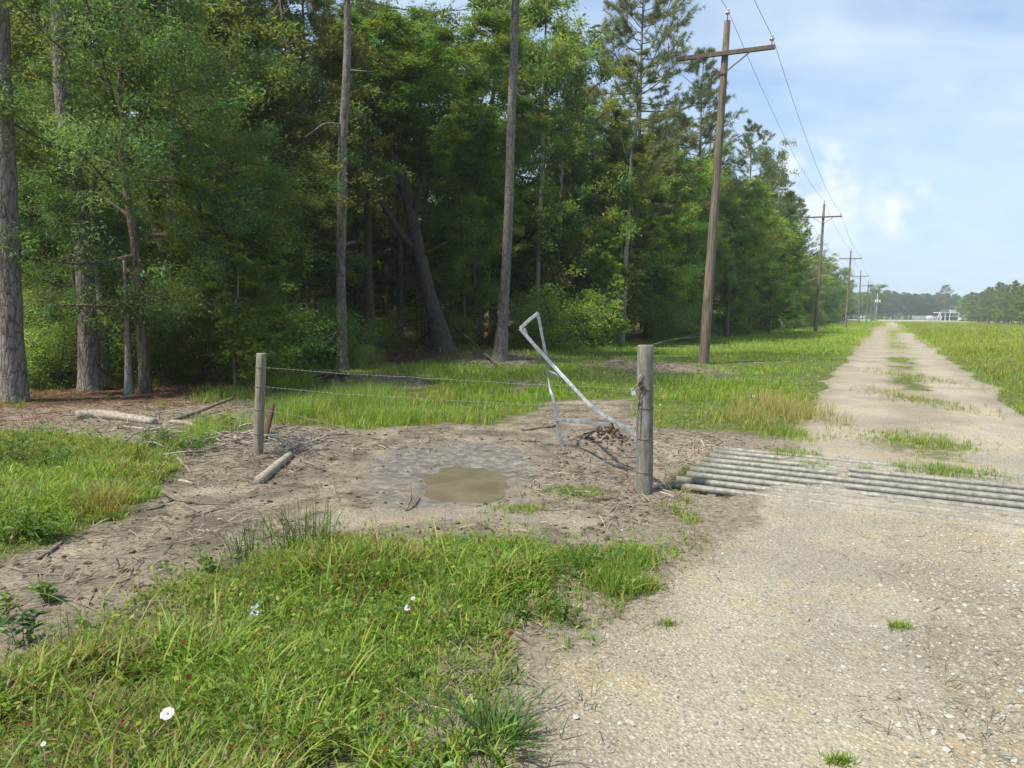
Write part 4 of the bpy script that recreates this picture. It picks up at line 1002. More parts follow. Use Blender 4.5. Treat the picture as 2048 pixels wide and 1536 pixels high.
def treelines():
    rng = random.Random(9)
    rows = ((-13.2, 0), (-16.5, 1), (-20.5, 2))
    for t0, row in rows:
        s = 40.0 + row * 1.5
        while s < 300:
            x, y = xy(s + rng.uniform(-1, 1), t0 + rng.uniform(-1, 1)); step = rng.uniform(3.2, 4.6) * (1 + s / 180)
            s += step
            if not far_enough(x, y, 1.9): continue
            u = rng.random(); g = 'trees in the long roadside treeline'
            if row == 0 and u < .4: tree(rng.choice(('slimA', 'slimB', 'sapB', 'oakC')), x, y, rng.uniform(6, 11), 'leafy tree along the front of the roadside treeline', g, var(MIDG if rng.random() < .5 else LITE), 'leafy_tree', wide=rng.uniform(1, 1.4))
            elif u < .76: tree(rng.choice(('oakA', 'oakB')), x, y, rng.uniform(9.5, 15), 'dense rounded tree within the roadside treeline', g, var(MIDG if rng.random() < .6 else LITE), 'leafy_tree', wide=rng.uniform(.95, 1.3))
            else: tree(rng.choice(('pineA', 'pineB')), x, y, rng.uniform(15, 19.5) * (1 - .06 * (s > 120)), 'tall pine within the roadside treeline', g, var(PINE), 'pine_tree', wide=rng.uniform(1.05, 1.35))
    s = 42
    while s < 200:       # shrubs at the foot of the line
        x, y = xy(s, -11.4 + rng.uniform(-.8, .8)); s += rng.uniform(2.2, 3.2) * (1 + s / 120)
        tree(rng.choice(('shrubA', 'shrubB')), x, y, rng.uniform(1.4, 2.6), 'green shrub at the foot of the roadside treeline', 'shrubs at the foot of the treeline', var(MIDG), 'shrub', 'shrub', wide=1.3, parts=('stem', 'foliage'))
    for row in range(4):      # young plantation across the field on the right
        s = 118 + row * 3
        while s < 430:
            x, y = xy(s, 31 + row * 4 + rng.uniform(-1, 1)); s += rng.uniform(4, 5.6) * (1 + s / 260)
            kk = rng.choice(('pineY', 'pineY', 'pineB', 'slimA')); lab = {'pineY': 'young bushy pine in the plantation right of the field', 'pineB': 'taller pine in the plantation right of the field', 'slimA': 'light green leafy tree in the plantation right of the field'}[kk]
            tree(kk, x, y, rng.uniform(9.5, 13), lab, 'plantation trees beyond the field', var((.16, .21, .075) if kk != 'slimA' else LITE), 'pine_tree' if kk != 'slimA' else 'leafy_tree', wide=rng.uniform(1.1, 1.5))
    for row in range(3):      # wood across the end of the road
        x0 = 205
        while x0 < 395:
            x = x0 + rng.uniform(-2, 2); y = 455 + row * 14 + rng.uniform(-6, 6); x0 += rng.uniform(4.5, 6.5)
            kk = rng.choice(('oakC', 'oakD', 'pineY', 'oakC')); lab = 'distant pine in the wood closing the end of the road' if kk[0] == 'p' else 'distant rounded tree in the wood closing the end of the road'
            tree(kk, x, y, rng.uniform(15, 19), lab, 'distant trees at the road end', var((.075, .125, .05)), 'pine_tree' if kk[0] == 'p' else 'leafy_tree', wide=rng.uniform(1.5, 2.1))
treelines()
x0 = 200; _g = random.Random(12)
while x0 < 400:
    tree(_g.choice(('shrubA', 'shrubB')), x0, 446 + _g.uniform(-3, 3), _g.uniform(3, 4.5), 'green undergrowth shrub at the foot of the distant wood', 'undergrowth of the distant wood', var(MIDG), 'shrub', 'shrub', wide=1.6, parts=('stem', 'foliage')); x0 += _g.uniform(4.5, 6.5)
x, y = at(1745, 330); tree('oakB', x, y, 16.5, 'round tree mass just right of the last utility poles', None, var(MIDG), 'leafy_tree', wide=1.5)
x, y = at(1887, 440); tree('pineC', x, y, 22, 'distant tall pine rising above the wood behind the white building', None, var(PINE), 'pine_tree', wide=1.2)

# ------------------------------------------------------------------ utility poles and lines
POLES = []
def utility_pole(b, top, wb, wt, armz, label, arm=True, armlen=3.05, mod=None):
    o = thing('utility_pole', label, 'utility pole', b, 0, 'utility poles along the road')
    d = (top - b); L = d.length; u = d.normalized()
    pts = [b - u * .3] + [b + d * q for q in np.linspace(0, 1, 9)]
    MB().tube(pts, [wb * 1.03] + list(np.linspace(wb, wt, 9)), 16, rough=.03, seed=3).build('shaft', M['pole_wood'], o, local=True)
    ac = b + d * armz; v = Vector((RV[0], RV[1], 0)); f = Vector((-RU[0], -RU[1], 0))
    ax = (v + u * v.dot(u) * -1).normalized(); ay = u.cross(ax).normalized()
    off = f * (wt * 1.05 + .055)
    ends = {}
    if arm:
        ca = MB().box(ac + off, (armlen, .10, .125), (ax, f, u)).build('crossarm', M['arm_wood'], o, smooth=False, local=True)
        for sg in (-1, 1):
            a = ac + off + ax * sg * armlen * .27 - u * .06 + f * .055; c = ac - u * .62 + f * (wt + .02)
            MB().tube([a, (a + c) / 2, c], .022, 4, square=True).build('brace', M['arm_wood'], o, smooth=False, local=True)
    spots = [(top - u * .02, 'c')] + ([(ac + off + ax * sg * (armlen / 2 - .1) + u * .06, k) for sg, k in ((-1, 'l'), (1, 'r'))] if arm else [])
    for p, k in spots:
        hgt = .22 if k == 'c' else .14
        MB().lathe(p, [(.0, 0), (.018, 0), (.018, hgt), (.055, hgt), (.075, hgt + .03), (.085, hgt + .055), (.045, hgt + .07), (.04, hgt + .10), (.058, hgt + .125), (.05, hgt + .16), (.0, hgt + .17)]).build('insulator', M['insul'], o, local=True).parent = o if k == 'c' else ca
        ends[k] = p + Vector((0, 0, hgt + .12))
    n0 = b + d * .735; ends['n'] = n0 + v * (wt * 1.2 + .03)
    POLES.append(ends); return o
b1 = P(1407, 727); dep = b1.y
utility_pole(b1, D3(1455, 42, dep), .175, .098, .905, 'biggest wooden utility pole with crossarm in the mown grass')
n_labels = ('second wooden utility pole along the grass beyond the biggest', 'third utility pole in the line beside the treeline', 'fourth utility pole with thin crossarm near the end of the treeline', 'fifth utility pole in the line, far down the road', 'sixth utility pole, a thin shaft far down the road', 'small distant utility pole beside the grey transformer pole')
for i, (px, tx, ty, h) in enumerate(((1632, 1648.5, 408, 0), (1692, 1702, 502, 0), (1717.5, 1721.5, 542, 0), (1733, 1737, 563, 0), (1742, 1744.5, 574, 0), (1748, 1749.5, 584, 0))):
    s1, t1 = st(b1.x, b1.y); s = s1 + 46.5 * (i + 1)
    q = pdir(px, 640); yy = (46.5 * (i + 1) + b1.y / RU[1] * 1.0); # depth along road
    # intersect the pixel column with the pole line direction
    x_, y_ = xy(s, t1); yd = y_; xd = q[0] / q[1] * yd
    b = Vector((xd, yd, h1(xd, yd))); top = D3(tx, ty, yd)
    utility_pole(b, top, .17, .1, .90, n_labels[i])
# pole with the transformers, off to the right of the line
q = pdir(1752, 637); yd = 290; b = Vector((q[0] / q[1] * yd, yd, 0))
o = thing('utility_pole', 'pale far utility pole carrying three grey transformers', 'utility pole', b)
MB().tube([b + Vector((0, 0, z)) for z in (-.2, 5, 11)], [.17, .14, .1], 10).build('shaft', M['steel'], o, local=True)
for k, dx in enumerate((-.9, 0, .9)):
    MB().lathe(b + Vector((dx, -.45, 7.4)), [(0, 0), (.27, 0), (.29, .1), (.29, .9), (.22, 1.0), (.06, 1.05), (.05, 1.25), (0, 1.25)], 12).build('transformer', M['steel'], o, local=True)
MB().box(b + Vector((0, -.12, 9.8)), (3, .12, .14)).build('crossarm', M['arm_wood'], o, smooth=False, local=True)

def lines():
    u = Vector((RU[0], RU[1], 0)); labs = {'c': 'power line over the tops of the utility poles', 'r': 'power line on the right crossarm ends', 'l': 'power line on the left crossarm ends', 'n': 'lowest power line fixed to the pole shafts'}
    for k in 'crln':
        A = [e[k] for e in POLES if k in e]; first = A[0] - u * 46.5 + Vector((0, 0, .4)); A = [first] + A; pts = []; rad = []
        for a, b in zip(A[:-1], A[1:]):
            for q in np.linspace(0, 1, 19)[:-1]:
                p = a.lerp(b, q); p.z -= 4 * q * (1 - q) * (.75 if k != 'n' else .95); pts.append(p)
        pts.append(A[-1])
        tag(MB().tube(pts, [.0075 + .00004 * max(0, p.y - 30) for p in pts], 5).build('power_line', M['cable']), labs[k], 'power line', 'power lines along the road')
lines()

# ------------------------------------------------------------------ fence: posts, wires, chain
def ring_wire(c, r, dz=.0, turns=1.0, tail=0):
    n = int(28 * turns); return [c + Vector((cos(a) * r, sin(a) * r, dz * i / n)) for i, a in enumerate(np.linspace(-2.6, -2.6 + 2 * pi * turns, n))]
def post(px0, py0, px1, py1, w, mat, label, wires, taper=.95):
    b = P(px0, py0); top = D3(px1, py1, b.y); r = w * b.y / FPX / 2
    o = thing('fence_post', label, 'fence post', b, 0, 'wooden fence posts')
    n = 14; pts = [b - Vector((0, 0, .12))] + [b.lerp(top, q) for q in np.linspace(0, 1, n)]; rad = [r] + [r * (1 - (1 - taper) * q) for q in np.linspace(0, 1, n)]
    pts.append(top + Vector((0, 0, .008))); rad.append(r * taper * .93)
    MB().tube(pts, rad, 26, rough=.018, seed=2).build('shaft', M[mat], o, local=True)
    res = []
    for py in wires:
        q = (py - py0) / (py1 - py0); c = b.lerp(top, q); rr = r * (1 - (1 - taper) * q) + .004
        MB().tube(ring_wire(c, rr, .012, 1.9), .0022, 5, cap=False).build('wire_wrap', M['wire'], o, local=True); res.append((c, rr))
    return o, b, top, res, r
oR, bR, tR, wR, rR = post(1288, 985, 1291, 692, 35, 'post_grey', 'thick weathered grey fence post beside the cattle guard', (776, 814, 875, 942), .92)
oL, bL, tL, wL, rL = post(516, 908, 523, 708, 20, 'post_wood', 'thinner brown fence post among broken branches on the left', (734, 772, 818, 866), .98)
def barbed(a, b, sagpx, label, pts=None):
    rng = random.Random(int(a.z * 1000)); mb = MB()
    if pts is None: pts = [a.lerp(b, q) - Vector((0, 0, sagpx * 4 * q * (1 - q))) for q in np.linspace(0, 1, 60)]
    A = np.array([tuple(p) for p in pts]); n = 220; L = np.linspace(0, len(A) - 1, n); A = np.stack([np.interp(L, np.arange(len(A)), A[:, i]) for i in range(3)], 1)
    A[1:-1] += np.cumsum(np.random.default_rng(3).normal(0, .0012, (n - 2, 3)), 0) * np.sin(np.linspace(0, pi, n - 2))[:, None]
    for ph in (0, pi):
        w = np.stack([np.zeros(n), np.cos(np.arange(n) * 1.1 + ph), np.sin(np.arange(n) * 1.1 + ph)], 1) * .0011
        mb.tube(A + w, .0011, 4, cap=False)
    for i in range(3, n - 2, 6):
        p = Vector(A[i])
        for k in range(2):
            v = Vector((rng.uniform(-.4, .4), rng.uniform(-1, 1), rng.uniform(-1, 1))).normalized() * .016
            mb.tube([p - v, p, p + v], [.0008, .0016, .0008], 3, cap=False)
    tag(mb.build('barbed_wire', M['wire']), label, 'barbed wire', 'barbed wires between the fence posts')
e = lambda w, sx: w[0] + Vector((sx * w[1] * .8, -w[1] * .5, 0))
barbed(e(wL[0], 1), e(wR[0], -1), .02, 'topmost barbed wire strand between the two posts')
barbed(e(wL[1], 1), e(wR[1], -1), .035, 'second barbed wire strand from the top')
def lerp_d(px): return bL.y + (bR.y - bL.y) * (px - 520) / (1280 - 520)
p3 = [e(wL[2], 1)] + [D3(px, py, lerp_d(px)) for px, py in ((600, 833), (680, 853), (760, 872), (850, 884), (960, 889), (1080, 887), (1180, 882))] + [e(wR[2], -1)]
barbed(p3[0], p3[-1], 0, 'third barbed wire strand sagging low over the mud', p3)
p4 = [e(wL[3], 1)] + [D3(px, py, lerp_d(px)) for px, py in ((600, 884), (760, 905), (930, 920), (1080, 905), (1180, 918), (1230, 926))] + [e(wR[3], -1)]
p4 = [Vector((p.x, p.y, max(p.z, h1(p.x, p.y) + .006))) for p in p4]
barbed(p4[0], p4[-1], 0, 'lowest barbed wire strand lying near the ground', p4)
# stray wire from the left post towards the left
p0 = wL[2][0]; tag(MB().tube([p0 + Vector((-rL, 0, 0)), p0 + Vector((-rL - .06, -.05, -.2)), p0 + Vector((-rL - .09, -.1, -.45)), p0 + Vector((-rL - .1, -.12, -.66))], .002, 5).build('loose_wire', M['wire']), 'loose wire end hanging down from the left fence post', 'wire')

def chain():
    mb = MB(); lock = MB(); o = thing('chain', 'rusty chain hanging down the thick grey post', 'chain', bR)
    X = lambda px, py, k=0: D3(px, py, bR.y - rR * .75 - .02 + k)
    pts = [X(1282, 762), X(1281, 775), X(1279.5, 790), X(1278, 806), X(1277, 822), X(1276, 838), X(1275, 852), X(1274, 868)]
    A = np.array([tuple(p) for p in pts]); n = 17; q = np.linspace(0, len(A) - 1, n); A = np.stack([np.interp(q, np.arange(len(A)), A[:, i]) for i in range(3)], 1)
    for i in range(n - 1):
        c = (A[i] + A[i + 1]) / 2; d = A[i + 1] - A[i]; L = np.linalg.norm(d) * .78; d /= np.linalg.norm(d); s = np.array([1, 0, 0]) if i % 2 else np.array([.3, 1, 0]); s = s - d * s.dot(d); s /= np.linalg.norm(s)
        mb.tube([c + d * L * cos(a) * .75 + s * .0085 * sin(a) for a in np.linspace(0, 2 * pi, 13)], .0026, 5, cap=False)
    mb.build('links', M['rust'], o, local=True)
    c = X(1281, 768)
    MB().tube([c + Vector((cos(a) * .02, -.01, sin(a) * .026)) for a in np.linspace(0, 2 * pi, 15)], .006, 6, cap=False).build('shackle', M['rust'], o, local=True)
    # bent wire tie and tag
    tie = thing('wire_tie', 'bent pale wire tie twisted round the thick post', 'wire tie', bR)
    MB().tube([X(1287, 748), X(1282, 749), X(1278.5, 756), X(1277, 764), X(1281, 771), X(1284, 769), X(1282, 765), X(1276, 769), X(1266, 775)], [.004, .006, .008, .006, .005, .005, .005, .006, .004], 6).build('strand', M['dead_wood'], tie, local=True)
    lk = thing('padlock', 'small pale padlock hanging left of the thick post', 'padlock', X(1267, 786))
    mb = MB(); c = X(1267, 786); ax = (Vector((.8, 0, .3)).normalized(), Vector((0, 1, 0)), Vector((-.3, 0, .8)).normalized())
    mb.box(c, (.036, .018, .032), ax).build('lock_body', M['white'], lk, smooth=False, local=True)
    MB().tube([c + ax[2] * .014 + ax[0] * .011 + ax[2] * 0, c + ax[2] * .034 + ax[0] * .011, c + ax[2] * .042, c + ax[2] * .034 - ax[0] * .011, c + ax[2] * .014 - ax[0] * .011], .003, 5).build('shackle', M['steel'], lk, local=True)
chain()

# ------------------------------------------------------------------ bent gate
def gate():
    foot = P(1124, 893); d0 = foot.y; dr = bR.y + .14
    dd = lambda px: d0 + (dr - d0) * (px - 1124) / (1272 - 1124) if px > 1124 else d0 + (1124 - px) * .002
    o = thing('bent_gate', 'crumpled galvanised gate frame leaning behind the thick grey post', 'gate', foot)
    G = lambda pts: [D3(px, py, dd(px) + (q[0] if q else 0)) for px, py, *q in pts]
    def rail(name, pts, r, sub=5):
        A = np.array([tuple(p) for p in G(pts)]); n = len(A) * sub; q = np.linspace(0, len(A) - 1, n); S = np.stack([np.interp(q, np.arange(len(A)), A[:, i]) for i in range(3)], 1)
        for _ in range(2): S[1:-1] = .25 * S[:-2] + .5 * S[1:-1] + .25 * S[2:]
        rr = np.interp(q, np.arange(len(A)), np.full(len(A), r) if np.isscalar(r) else r)
        ob = MB().tube(S, rr, 4, square=True).build(name, M['galv'], o, smooth=False, local=True)
        bv = ob.modifiers.new('edge', 'BEVEL'); bv.width = .005; bv.segments = 2; bv.limit_method = 'ANGLE'; bv.angle_limit = .8
        return ob
    rail('long_rail', [(1040, 657), (1080, 703), (1110, 735), (1150, 778), (1185, 815), (1200, 826), (1220, 838), (1250, 855), (1276, 871)], .027)
    rail('end_rail', [(1041, 657), (1059, 640), (1077, 626)], .029)
    rail('crumpled_rail', [(1076, 629), (1082, 660, .02), (1090, 700, .05), (1096, 740, .08), (1097, 758, .1), (1099, 775, .06), (1106, 795, .0), (1112, 830, 0), (1118, 865, 0), (1124, 894, 0)], [.026, .025, .024, .021, .014, .017, .022, .027, .029, .03])
    rail('short_brace', [(1098, 742, .08), (1112, 748), (1129, 757)], [.014, .018, .02])
    rail('lower_brace', [(1114, 839), (1165, 844), (1222, 850)], .027)
    rail('gusset', [(1046, 654), (1051, 662), (1054, 668)], [.022, .02, .012])
    MB().tube(G([(1222, 848), (1224, 853), (1219, 862), (1216, 866)]), [.02, .022, .02, .012], 6).build('hinge', M['rust'], o, local=True)
gate()

# ------------------------------------------------------------------ cattle guard
def cattle_guard():
    b = xy(GS0, GT0); o = thing('cattle_guard', 'rows of grey steel pipes half buried across the gravel road', 'cattle guard', (b[0], b[1], 0))
    for i in range(9):
        s = GS0 + (GS1 - GS0) * i / 7; t0 = GT0 + random.Random(i).uniform(-.02, .02)
        if i == 8: s = GS1 + .22
        pts = [Vector((*xy(s, t), .0)) for t in np.linspace(t0, 4.3, 16)]
        MB().tube(pts, .035, 18).build('pipe', M['pipe'], o, local=True)
    for t in (GT0 + .35, 1.2, 4.0):
        pts = [Vector((*xy(s, t), -.115)) for s in (GS0 - .1, GS1 + .3)]
        MB().tube(pts, .055, 4, square=True).build('beam', M['pipe'], o, smooth=False, local=True)
cattle_guard()

# ------------------------------------------------------------------ fallen wood
def branch(name, label, pts, w, mat, cat, group=None, lift=.5, forks=(), n=12, rough=.12):
    A = []
    for q in pts:
        p = P(q[0], q[1]); p.z += (q[2] if len(q) > 2 else 0); A.append(p)
    d = A[0].y; A = np.array([tuple(p) for p in A]); k = np.linspace(0, len(A) - 1, n); S = np.stack([np.interp(k, np.arange(len(A)), A[:, i]) for i in range(3)], 1)
    for _ in range(2): S[1:-1] = .25 * S[:-2] + .5 * S[1:-1] + .25 * S[2:]
    W = np.interp(k, np.linspace(0, len(A) - 1, len(w)), w) * d / FPX / 2; S[:, 2] += W * lift
    mb = MB().tube(S, W, 10, rough=rough, seed=int(pts[0][0]))
    for f in forks:
        B = []
        for q in f[0]:
            p = P(q[0], q[1]); p.z += (q[2] if len(q) > 2 else 0) + W.mean() * .6; B.append(p)
        mb.tube(B, np.linspace(f[1], f[1] * .4, len(B)) * d / FPX / 2, 6)
    o = thing(name, label, cat, Vector(S[0]), 0, group); mb.build('wood', M[mat], o, local=True); return o
branch('fallen_log', 'weathered grey log lying below the left pines', [(152, 838), (200, 834), (250, 840), (310, 848)], [24, 22, 19, 15], 'dead_wood', 'log', n=18)
branch('fallen_post', 'fallen grey fence post lying at the edge of the mud', [(518, 968), (545, 944), (580, 914)], [22, 21, 18], 'dead_wood', 'fence post', rough=.07)
g = 'broken branches on the ground'
branch('fallen_branch', 'long brown pole slanting up left of the thin post', [(345, 842), (400, 832, .06), (465, 815, .14)], [8, 8, 7], 'stick', 'branch', g)
branch('fallen_branch', 'pale forked branch right of the grey log', [(340, 846), (375, 848), (400, 862), (430, 872)], [9, 10, 10, 6], 'dead_wood', 'branch', g, forks=[([(380, 850), (400, 846), (418, 858)], 6)])
branch('fallen_branch', 'thin pale stick in front of the grey log', [(228, 858), (260, 856), (300, 862)], [4, 7, 6], 'dead_wood', 'branch', g)
branch('fallen_branch', 'straight pale stick crossing below the forked branch', [(300, 862), (330, 858), (345, 862)], [7, 7, 4], 'dead_wood', 'branch', g)
branch('fallen_branch', 'short pale stick under the forked branch', [(370, 876), (400, 878), (415, 884)], [8, 8, 5], 'dead_wood', 'branch', g)
branch('fallen_branch', 'pale broken stick poking up among leafy weeds', [(348, 908), (365, 928), (382, 946)], [6, 6, 4], 'dead_wood', 'branch', g)
branch('fallen_branch', 'grey branch behind the fallen post', [(572, 904), (600, 896, .03), (630, 890, .04), (655, 876, .03)], [8, 8, 7, 4], 'dead_wood', 'branch', g, forks=[([(610, 894, .03), (640, 882, .1)], 3)])
branch('fallen_branch', 'long thin stick behind the grey branch', [(640, 872), (700, 868), (760, 880)], [6, 5, 3], 'stick', 'branch', g)
branch('fallen_branch', 'forked brown stick on bare mud left of the fallen post', [(325, 985), (340, 998, .02), (352, 1003), (390, 1006)], [9, 9, 7, 3], 'stick', 'branch', g, forks=[([(345, 1002), (320, 1016), (295, 1020)], 6), ([(360, 1003), (410, 1010), (460, 1012)], 3)])
branch('fallen_branch', 'dark bark strip below the forked brown stick', [(368, 1035), (385, 1032), (402, 1024)], [7, 8, 4], 'stick', 'branch', g, forks=[([(385, 1036), (430, 1022), (445, 1018)], 4)])
branch('fallen_branch', 'dark stick beside the weeds at the left edge of the mud', [(75, 1120), (100, 1105), (125, 1085)], [9, 9, 7], 'stick', 'branch', g)
branch('fallen_branch', 'short dark stick lying on mud beyond the fallen post', [(638, 908), (650, 914), (662, 920)], [9, 9, 8], 'stick', 'branch', g)
branch('fallen_branch', 'short pale chip of wood on bare mud', [(358, 962), (372, 966), (386, 970)], [5, 9, 6], 'dead_wood', 'branch', g)
branch('fallen_branch', 'thin dark upright twig beside the puddle', [(812, 1022), (822, 1012, .06), (820, 996, .14)], [4, 5, 3], 'stick', 'branch', g, forks=[([(820, 1010, .06), (832, 1016, .02)], 3)])
branch('fallen_branch', 'brown stick lying behind the gate foot', [(1042, 860), (1060, 861), (1110, 853)], [8, 7, 6], 'stick', 'branch', g)
branch('fallen_branch', 'brown stick between puddle and gate foot', [(1040, 880), (1055, 884), (1072, 884)], [4, 9, 9], 'stick', 'branch', g)
branch('fallen_branch', 'dark bark piece in front of the gate foot', [(1112, 908), (1125, 909), (1140, 906)], [6, 8, 5], 'stick', 'branch', g)
branch('fallen_branch', 'bare fallen limb in grass left of the biggest utility pole', [(1290, 700, .1), (1340, 692, .3), (1400, 688, .4)], [3.5, 3.5, 2], 'stick', 'branch', g, forks=[([(1330, 694, .25), (1300, 686, .5)], 2), ([(1360, 691, .35), (1420, 684, .7)], 2)])
branch('fallen_branch', 'long bare dead branch low behind the grass at the forest edge', [(1030, 752), (980, 724, .1), (930, 706, .6), (905, 692, .9)], [3, 4, 4, 2], 'stick', 'branch', g)
branch('leaning_stake', 'dark red-brown stake leaning right of the thin post', [(528, 884), (537, 868, .12), (546, 850, .26)], [13, 12, 9], 'red_wood', 'stake')
branch('leaning_deadwood', 'reddish dead trunk leaning between the two left pines', [(132, 700), (100, 660, .35), (72, 618, 1.0)], [10, 9, 8], 'red_wood', 'dead trunk')
def brushwood():
    rng = np.random.default_rng(77); b = P(470, 884); mb = MB(); o = thing('brushwood_pile', 'heap of broken pale twigs and bark left of the thinner fence post', 'brushwood', b)
    for k in range(85):
        x = b.x + rng.normal(0, .42); y = b.y + rng.normal(0, .34); a = rng.normal(.2, .9); L = rng.uniform(.10, .5) * (1 if k % 4 else 1.4); r = rng.uniform(.004, .014)
        z0 = h1(x, y) + .01 + rng.uniform(0, .07); d = np.array([cos(a), sin(a), rng.normal(.03, .12)]) * L / 2; c = np.array([x, y, z0 + .02]); j = rng.normal(0, .02, 3)
        mb.tube([c - d, c + j, c + d], [r, r * .9, r * .45], 5)
    mb.build('twigs', M['dead_wood'], o, local=True)
brushwood()

def tangle():
    rng = np.random.default_rng(5); c = P(583, 905); mb = MB()
    for k in range(26):
        a = rng.uniform(0, 2 * pi); r = rng.uniform(.06, .22); ti = rng.normal(0, .5, 2); n = 22
        p = []
        for i in range(n):
            q = a + i / n * rng.uniform(3, 6.5); rr = r * (1 + .25 * sin(i * .7 + k)); p.append((c.x + rng.normal(0, .004) + cos(q) * rr + i * .004 * ti[0], c.y - .02 + sin(q) * rr * 1.3, max(c.z + .012, c.z + .07 + .10 * sin(q * 1.3 + k) + ti[1] * .05)))
        mb.tube(p, .0022, 4, cap=False)
    for k in range(9):
        a = rng.uniform(-.6, .8); L = rng.uniform(.3, .7); p0 = Vector((c.x, c.y, c.z + .08)); e_ = p0 + Vector((cos(a) * L, -sin(a) * L * .6 - .1, -.06)); mb.tube([p0, p0.lerp(e_, .5) + Vector((0, 0, .09)), e_], .002, 4, cap=False)
    tag(mb.build('wire_tangle', M['wire']), 'tangled old wire heaped on the fallen grey post', 'wire tangle')
tangle()
def stump():
    b = P(672, 762); o = thing('tree_stump', 'small dark burnt stump at the foot of the slender pine', 'stump', b); rng = random.Random(3); mb = MB()
    mb.tube([b + Vector((0, 0, z)) for z in (-.1, .02, .12, .22)], [.28, .22, .16, .08], 12, rough=.4, seed=5)
    for k in range(9):
        a = k * .7; L = rng.uniform(.25, .5); mb.tube([b + Vector((cos(a) * .1, sin(a) * .1, .12)), b + Vector((cos(a) * L * .6, sin(a) * L * .6, .14)), b + Vector((cos(a) * L, sin(a) * L, rng.uniform(-.02, .2)))], [.05, .035, .012], 6)
    mb.build('wood', M['dark_bark'], o, local=True)
stump()

# ------------------------------------------------------------------ weeds and flowers
def weed(px, py, h, label, tint, n=9, lw=.07, seed=0, group='leafy weeds', spread=.10, asp=.4):
    b = P(px, py); rng = np.random.default_rng(seed + int(px)); o = thing('leafy_weed', label, 'weed', b, 0, group); st_ = MB(); lv = MB(); pos = []; dr = []
    for i in range(n):
        a = rng.uniform(0, 2 * pi); r = spread * rng.random(); L = h * rng.uniform(.6, 1.05); p0 = np.array([cos(a) * r, sin(a) * r, -.02]); e_ = p0 + np.array([cos(a) * L * .25 + rng.normal(0, .02), sin(a) * L * .25, L])
        lp = bez(p0, (p0 + e_) / 2 + np.array([0, 0, L * .12]), e_, 6); st_.tube(lp, np.linspace(.0032, .0012, 6), 4, cap=False)
        for j in range(11):
            q = .2 + .8 * j / 10; p = lp[min(5, int(q * 5))] * (1 - q * 5 % 1) + lp[min(5, int(q * 5) + 1)] * (q * 5 % 1); aa = j * 2.4; d = np.array([cos(aa), sin(aa), .35]); pos.append(p + d * lw * .42); dr.append(d * 2)
    pos = np.array(pos); c = np.array(tint) * rng.uniform(.75, 1.25, (len(pos), 1)); lv.add(*leaves(pos, rng, lw * rng.uniform(.6, 1.15, len(pos)), asp, c, up=.9, dirs=np.array(dr)))
    st_.build('stem', M['brown_bark'], o); lv.build('foliage', M['grass'], o, smooth=False, color=True)
WG = (.075, .16, .03)
for i, (px, py, h, lab, c, n, sp) in enumerate((
    (40, 925, .42, 'bushy bright weed at the left edge above the tall grass', WG, 18, .25), (100, 945, .34, 'bushy bright weed beside the left grass patch', WG, 14, .2),
    (35, 1080, .22, 'leafy weed with pointed leaves at the left edge of the mud', (.09, .18, .03), 7, .12), (70, 1075, .20, 'pointed-leaf weed right of the edge weed', (.09, .17, .03), 6, .1), (92, 1080, .16, 'smallest pointed-leaf weed beside the dark stick', (.08, .16, .03), 4, .06),
    (408, 1142, .16, 'single pale green weed standing on bare mud edge', (.12, .2, .04), 3, .02), (97, 1205, .16, 'lone upright weed in dry thatch', (.10, .19, .03), 4, .02), (12, 1250, .15, 'light green weed low at the left edge', (.12, .2, .035), 3, .04),
    (55, 1290, .22, 'dark narrow-leaved weed in front of dry thatch', (.05, .12, .03), 4, .04), (340, 895, .22, 'leafy weed among broken branches', (.06, .125, .035), 12, .22), (390, 905, .18, 'low leafy weed in front of broken branches', (.06, .12, .035), 10, .18), (300, 890, .2, 'leafy weed left of the broken branches', (.06, .13, .03), 9, .16), (440, 862, .25, 'leafy weed in front of the dark forest edge', (.06, .12, .03), 9, .15),
    (1120, 1245, .12, 'fine-leaved bushy weed at the gravel edge', (.10, .18, .02), 22, .10), (1050, 1235, .13, 'fine-leaved weed left of the gravel edge weed', (.09, .17, .025), 12, .12), (1090, 1215, .10, 'small fine-leaved weed behind the gravel edge weed', (.09, .17, .025), 9, .1))):
    weed(px, py, h, lab, c, n, .028 if 1000 < px else .075, i, spread=sp, asp=.35)

def tall_tuft(px, py, h, n, label, cols, wid=.006, spread=.05, bend=.45, name='grass_tuft'):
    b = P(px, py); rng = np.random.default_rng(int(px)); x = b.x + rng.normal(0, spread, n); y = b.y + rng.normal(0, spread, n); cols = np.array(cols)
    c = cols[rng.choice(len(cols), n)] * rng.uniform(.75, 1.2, (n, 1)); a = np.arctan2(y - b.y, x - b.x) + rng.normal(0, .5, n)
    mb = MB(); mb.add(*blades(x, y, h * rng.uniform(.5, 1.1, n), wid * rng.uniform(.6, 1.2, n), np.clip(rng.normal(bend, .2, n), .05, 1), a, c)); o = mb.build(name, M['grass'], color=True); return tag(o, label, 'grass tuft')
tall_tuft(610, 1110, .42, 160, 'tall dark sedge tuft at the grass edge below the mud', [(.05, .11, .02), (.08, .15, .025), (.12, .17, .04)], .005, .10, .35)
tall_tuft(485, 1115, .28, 60, 'short dark sedge tuft left of the tall sedge', [(.05, .11, .02), (.09, .15, .03)], .005, .06, .4)
tall_tuft(705, 1105, .2, 190, 'orange-brown dry tuft right of the tall sedge', [(.30, .17, .05), (.34, .23, .08), (.2, .2, .05)], .003, .10, .4)
tall_tuft(205, 1030, .34, 240, 'reddish dry grass tuft at the edge of the left grass patch', [(.32, .20, .09), (.36, .27, .12), (.2, .2, .06)], .004, .09, .45)
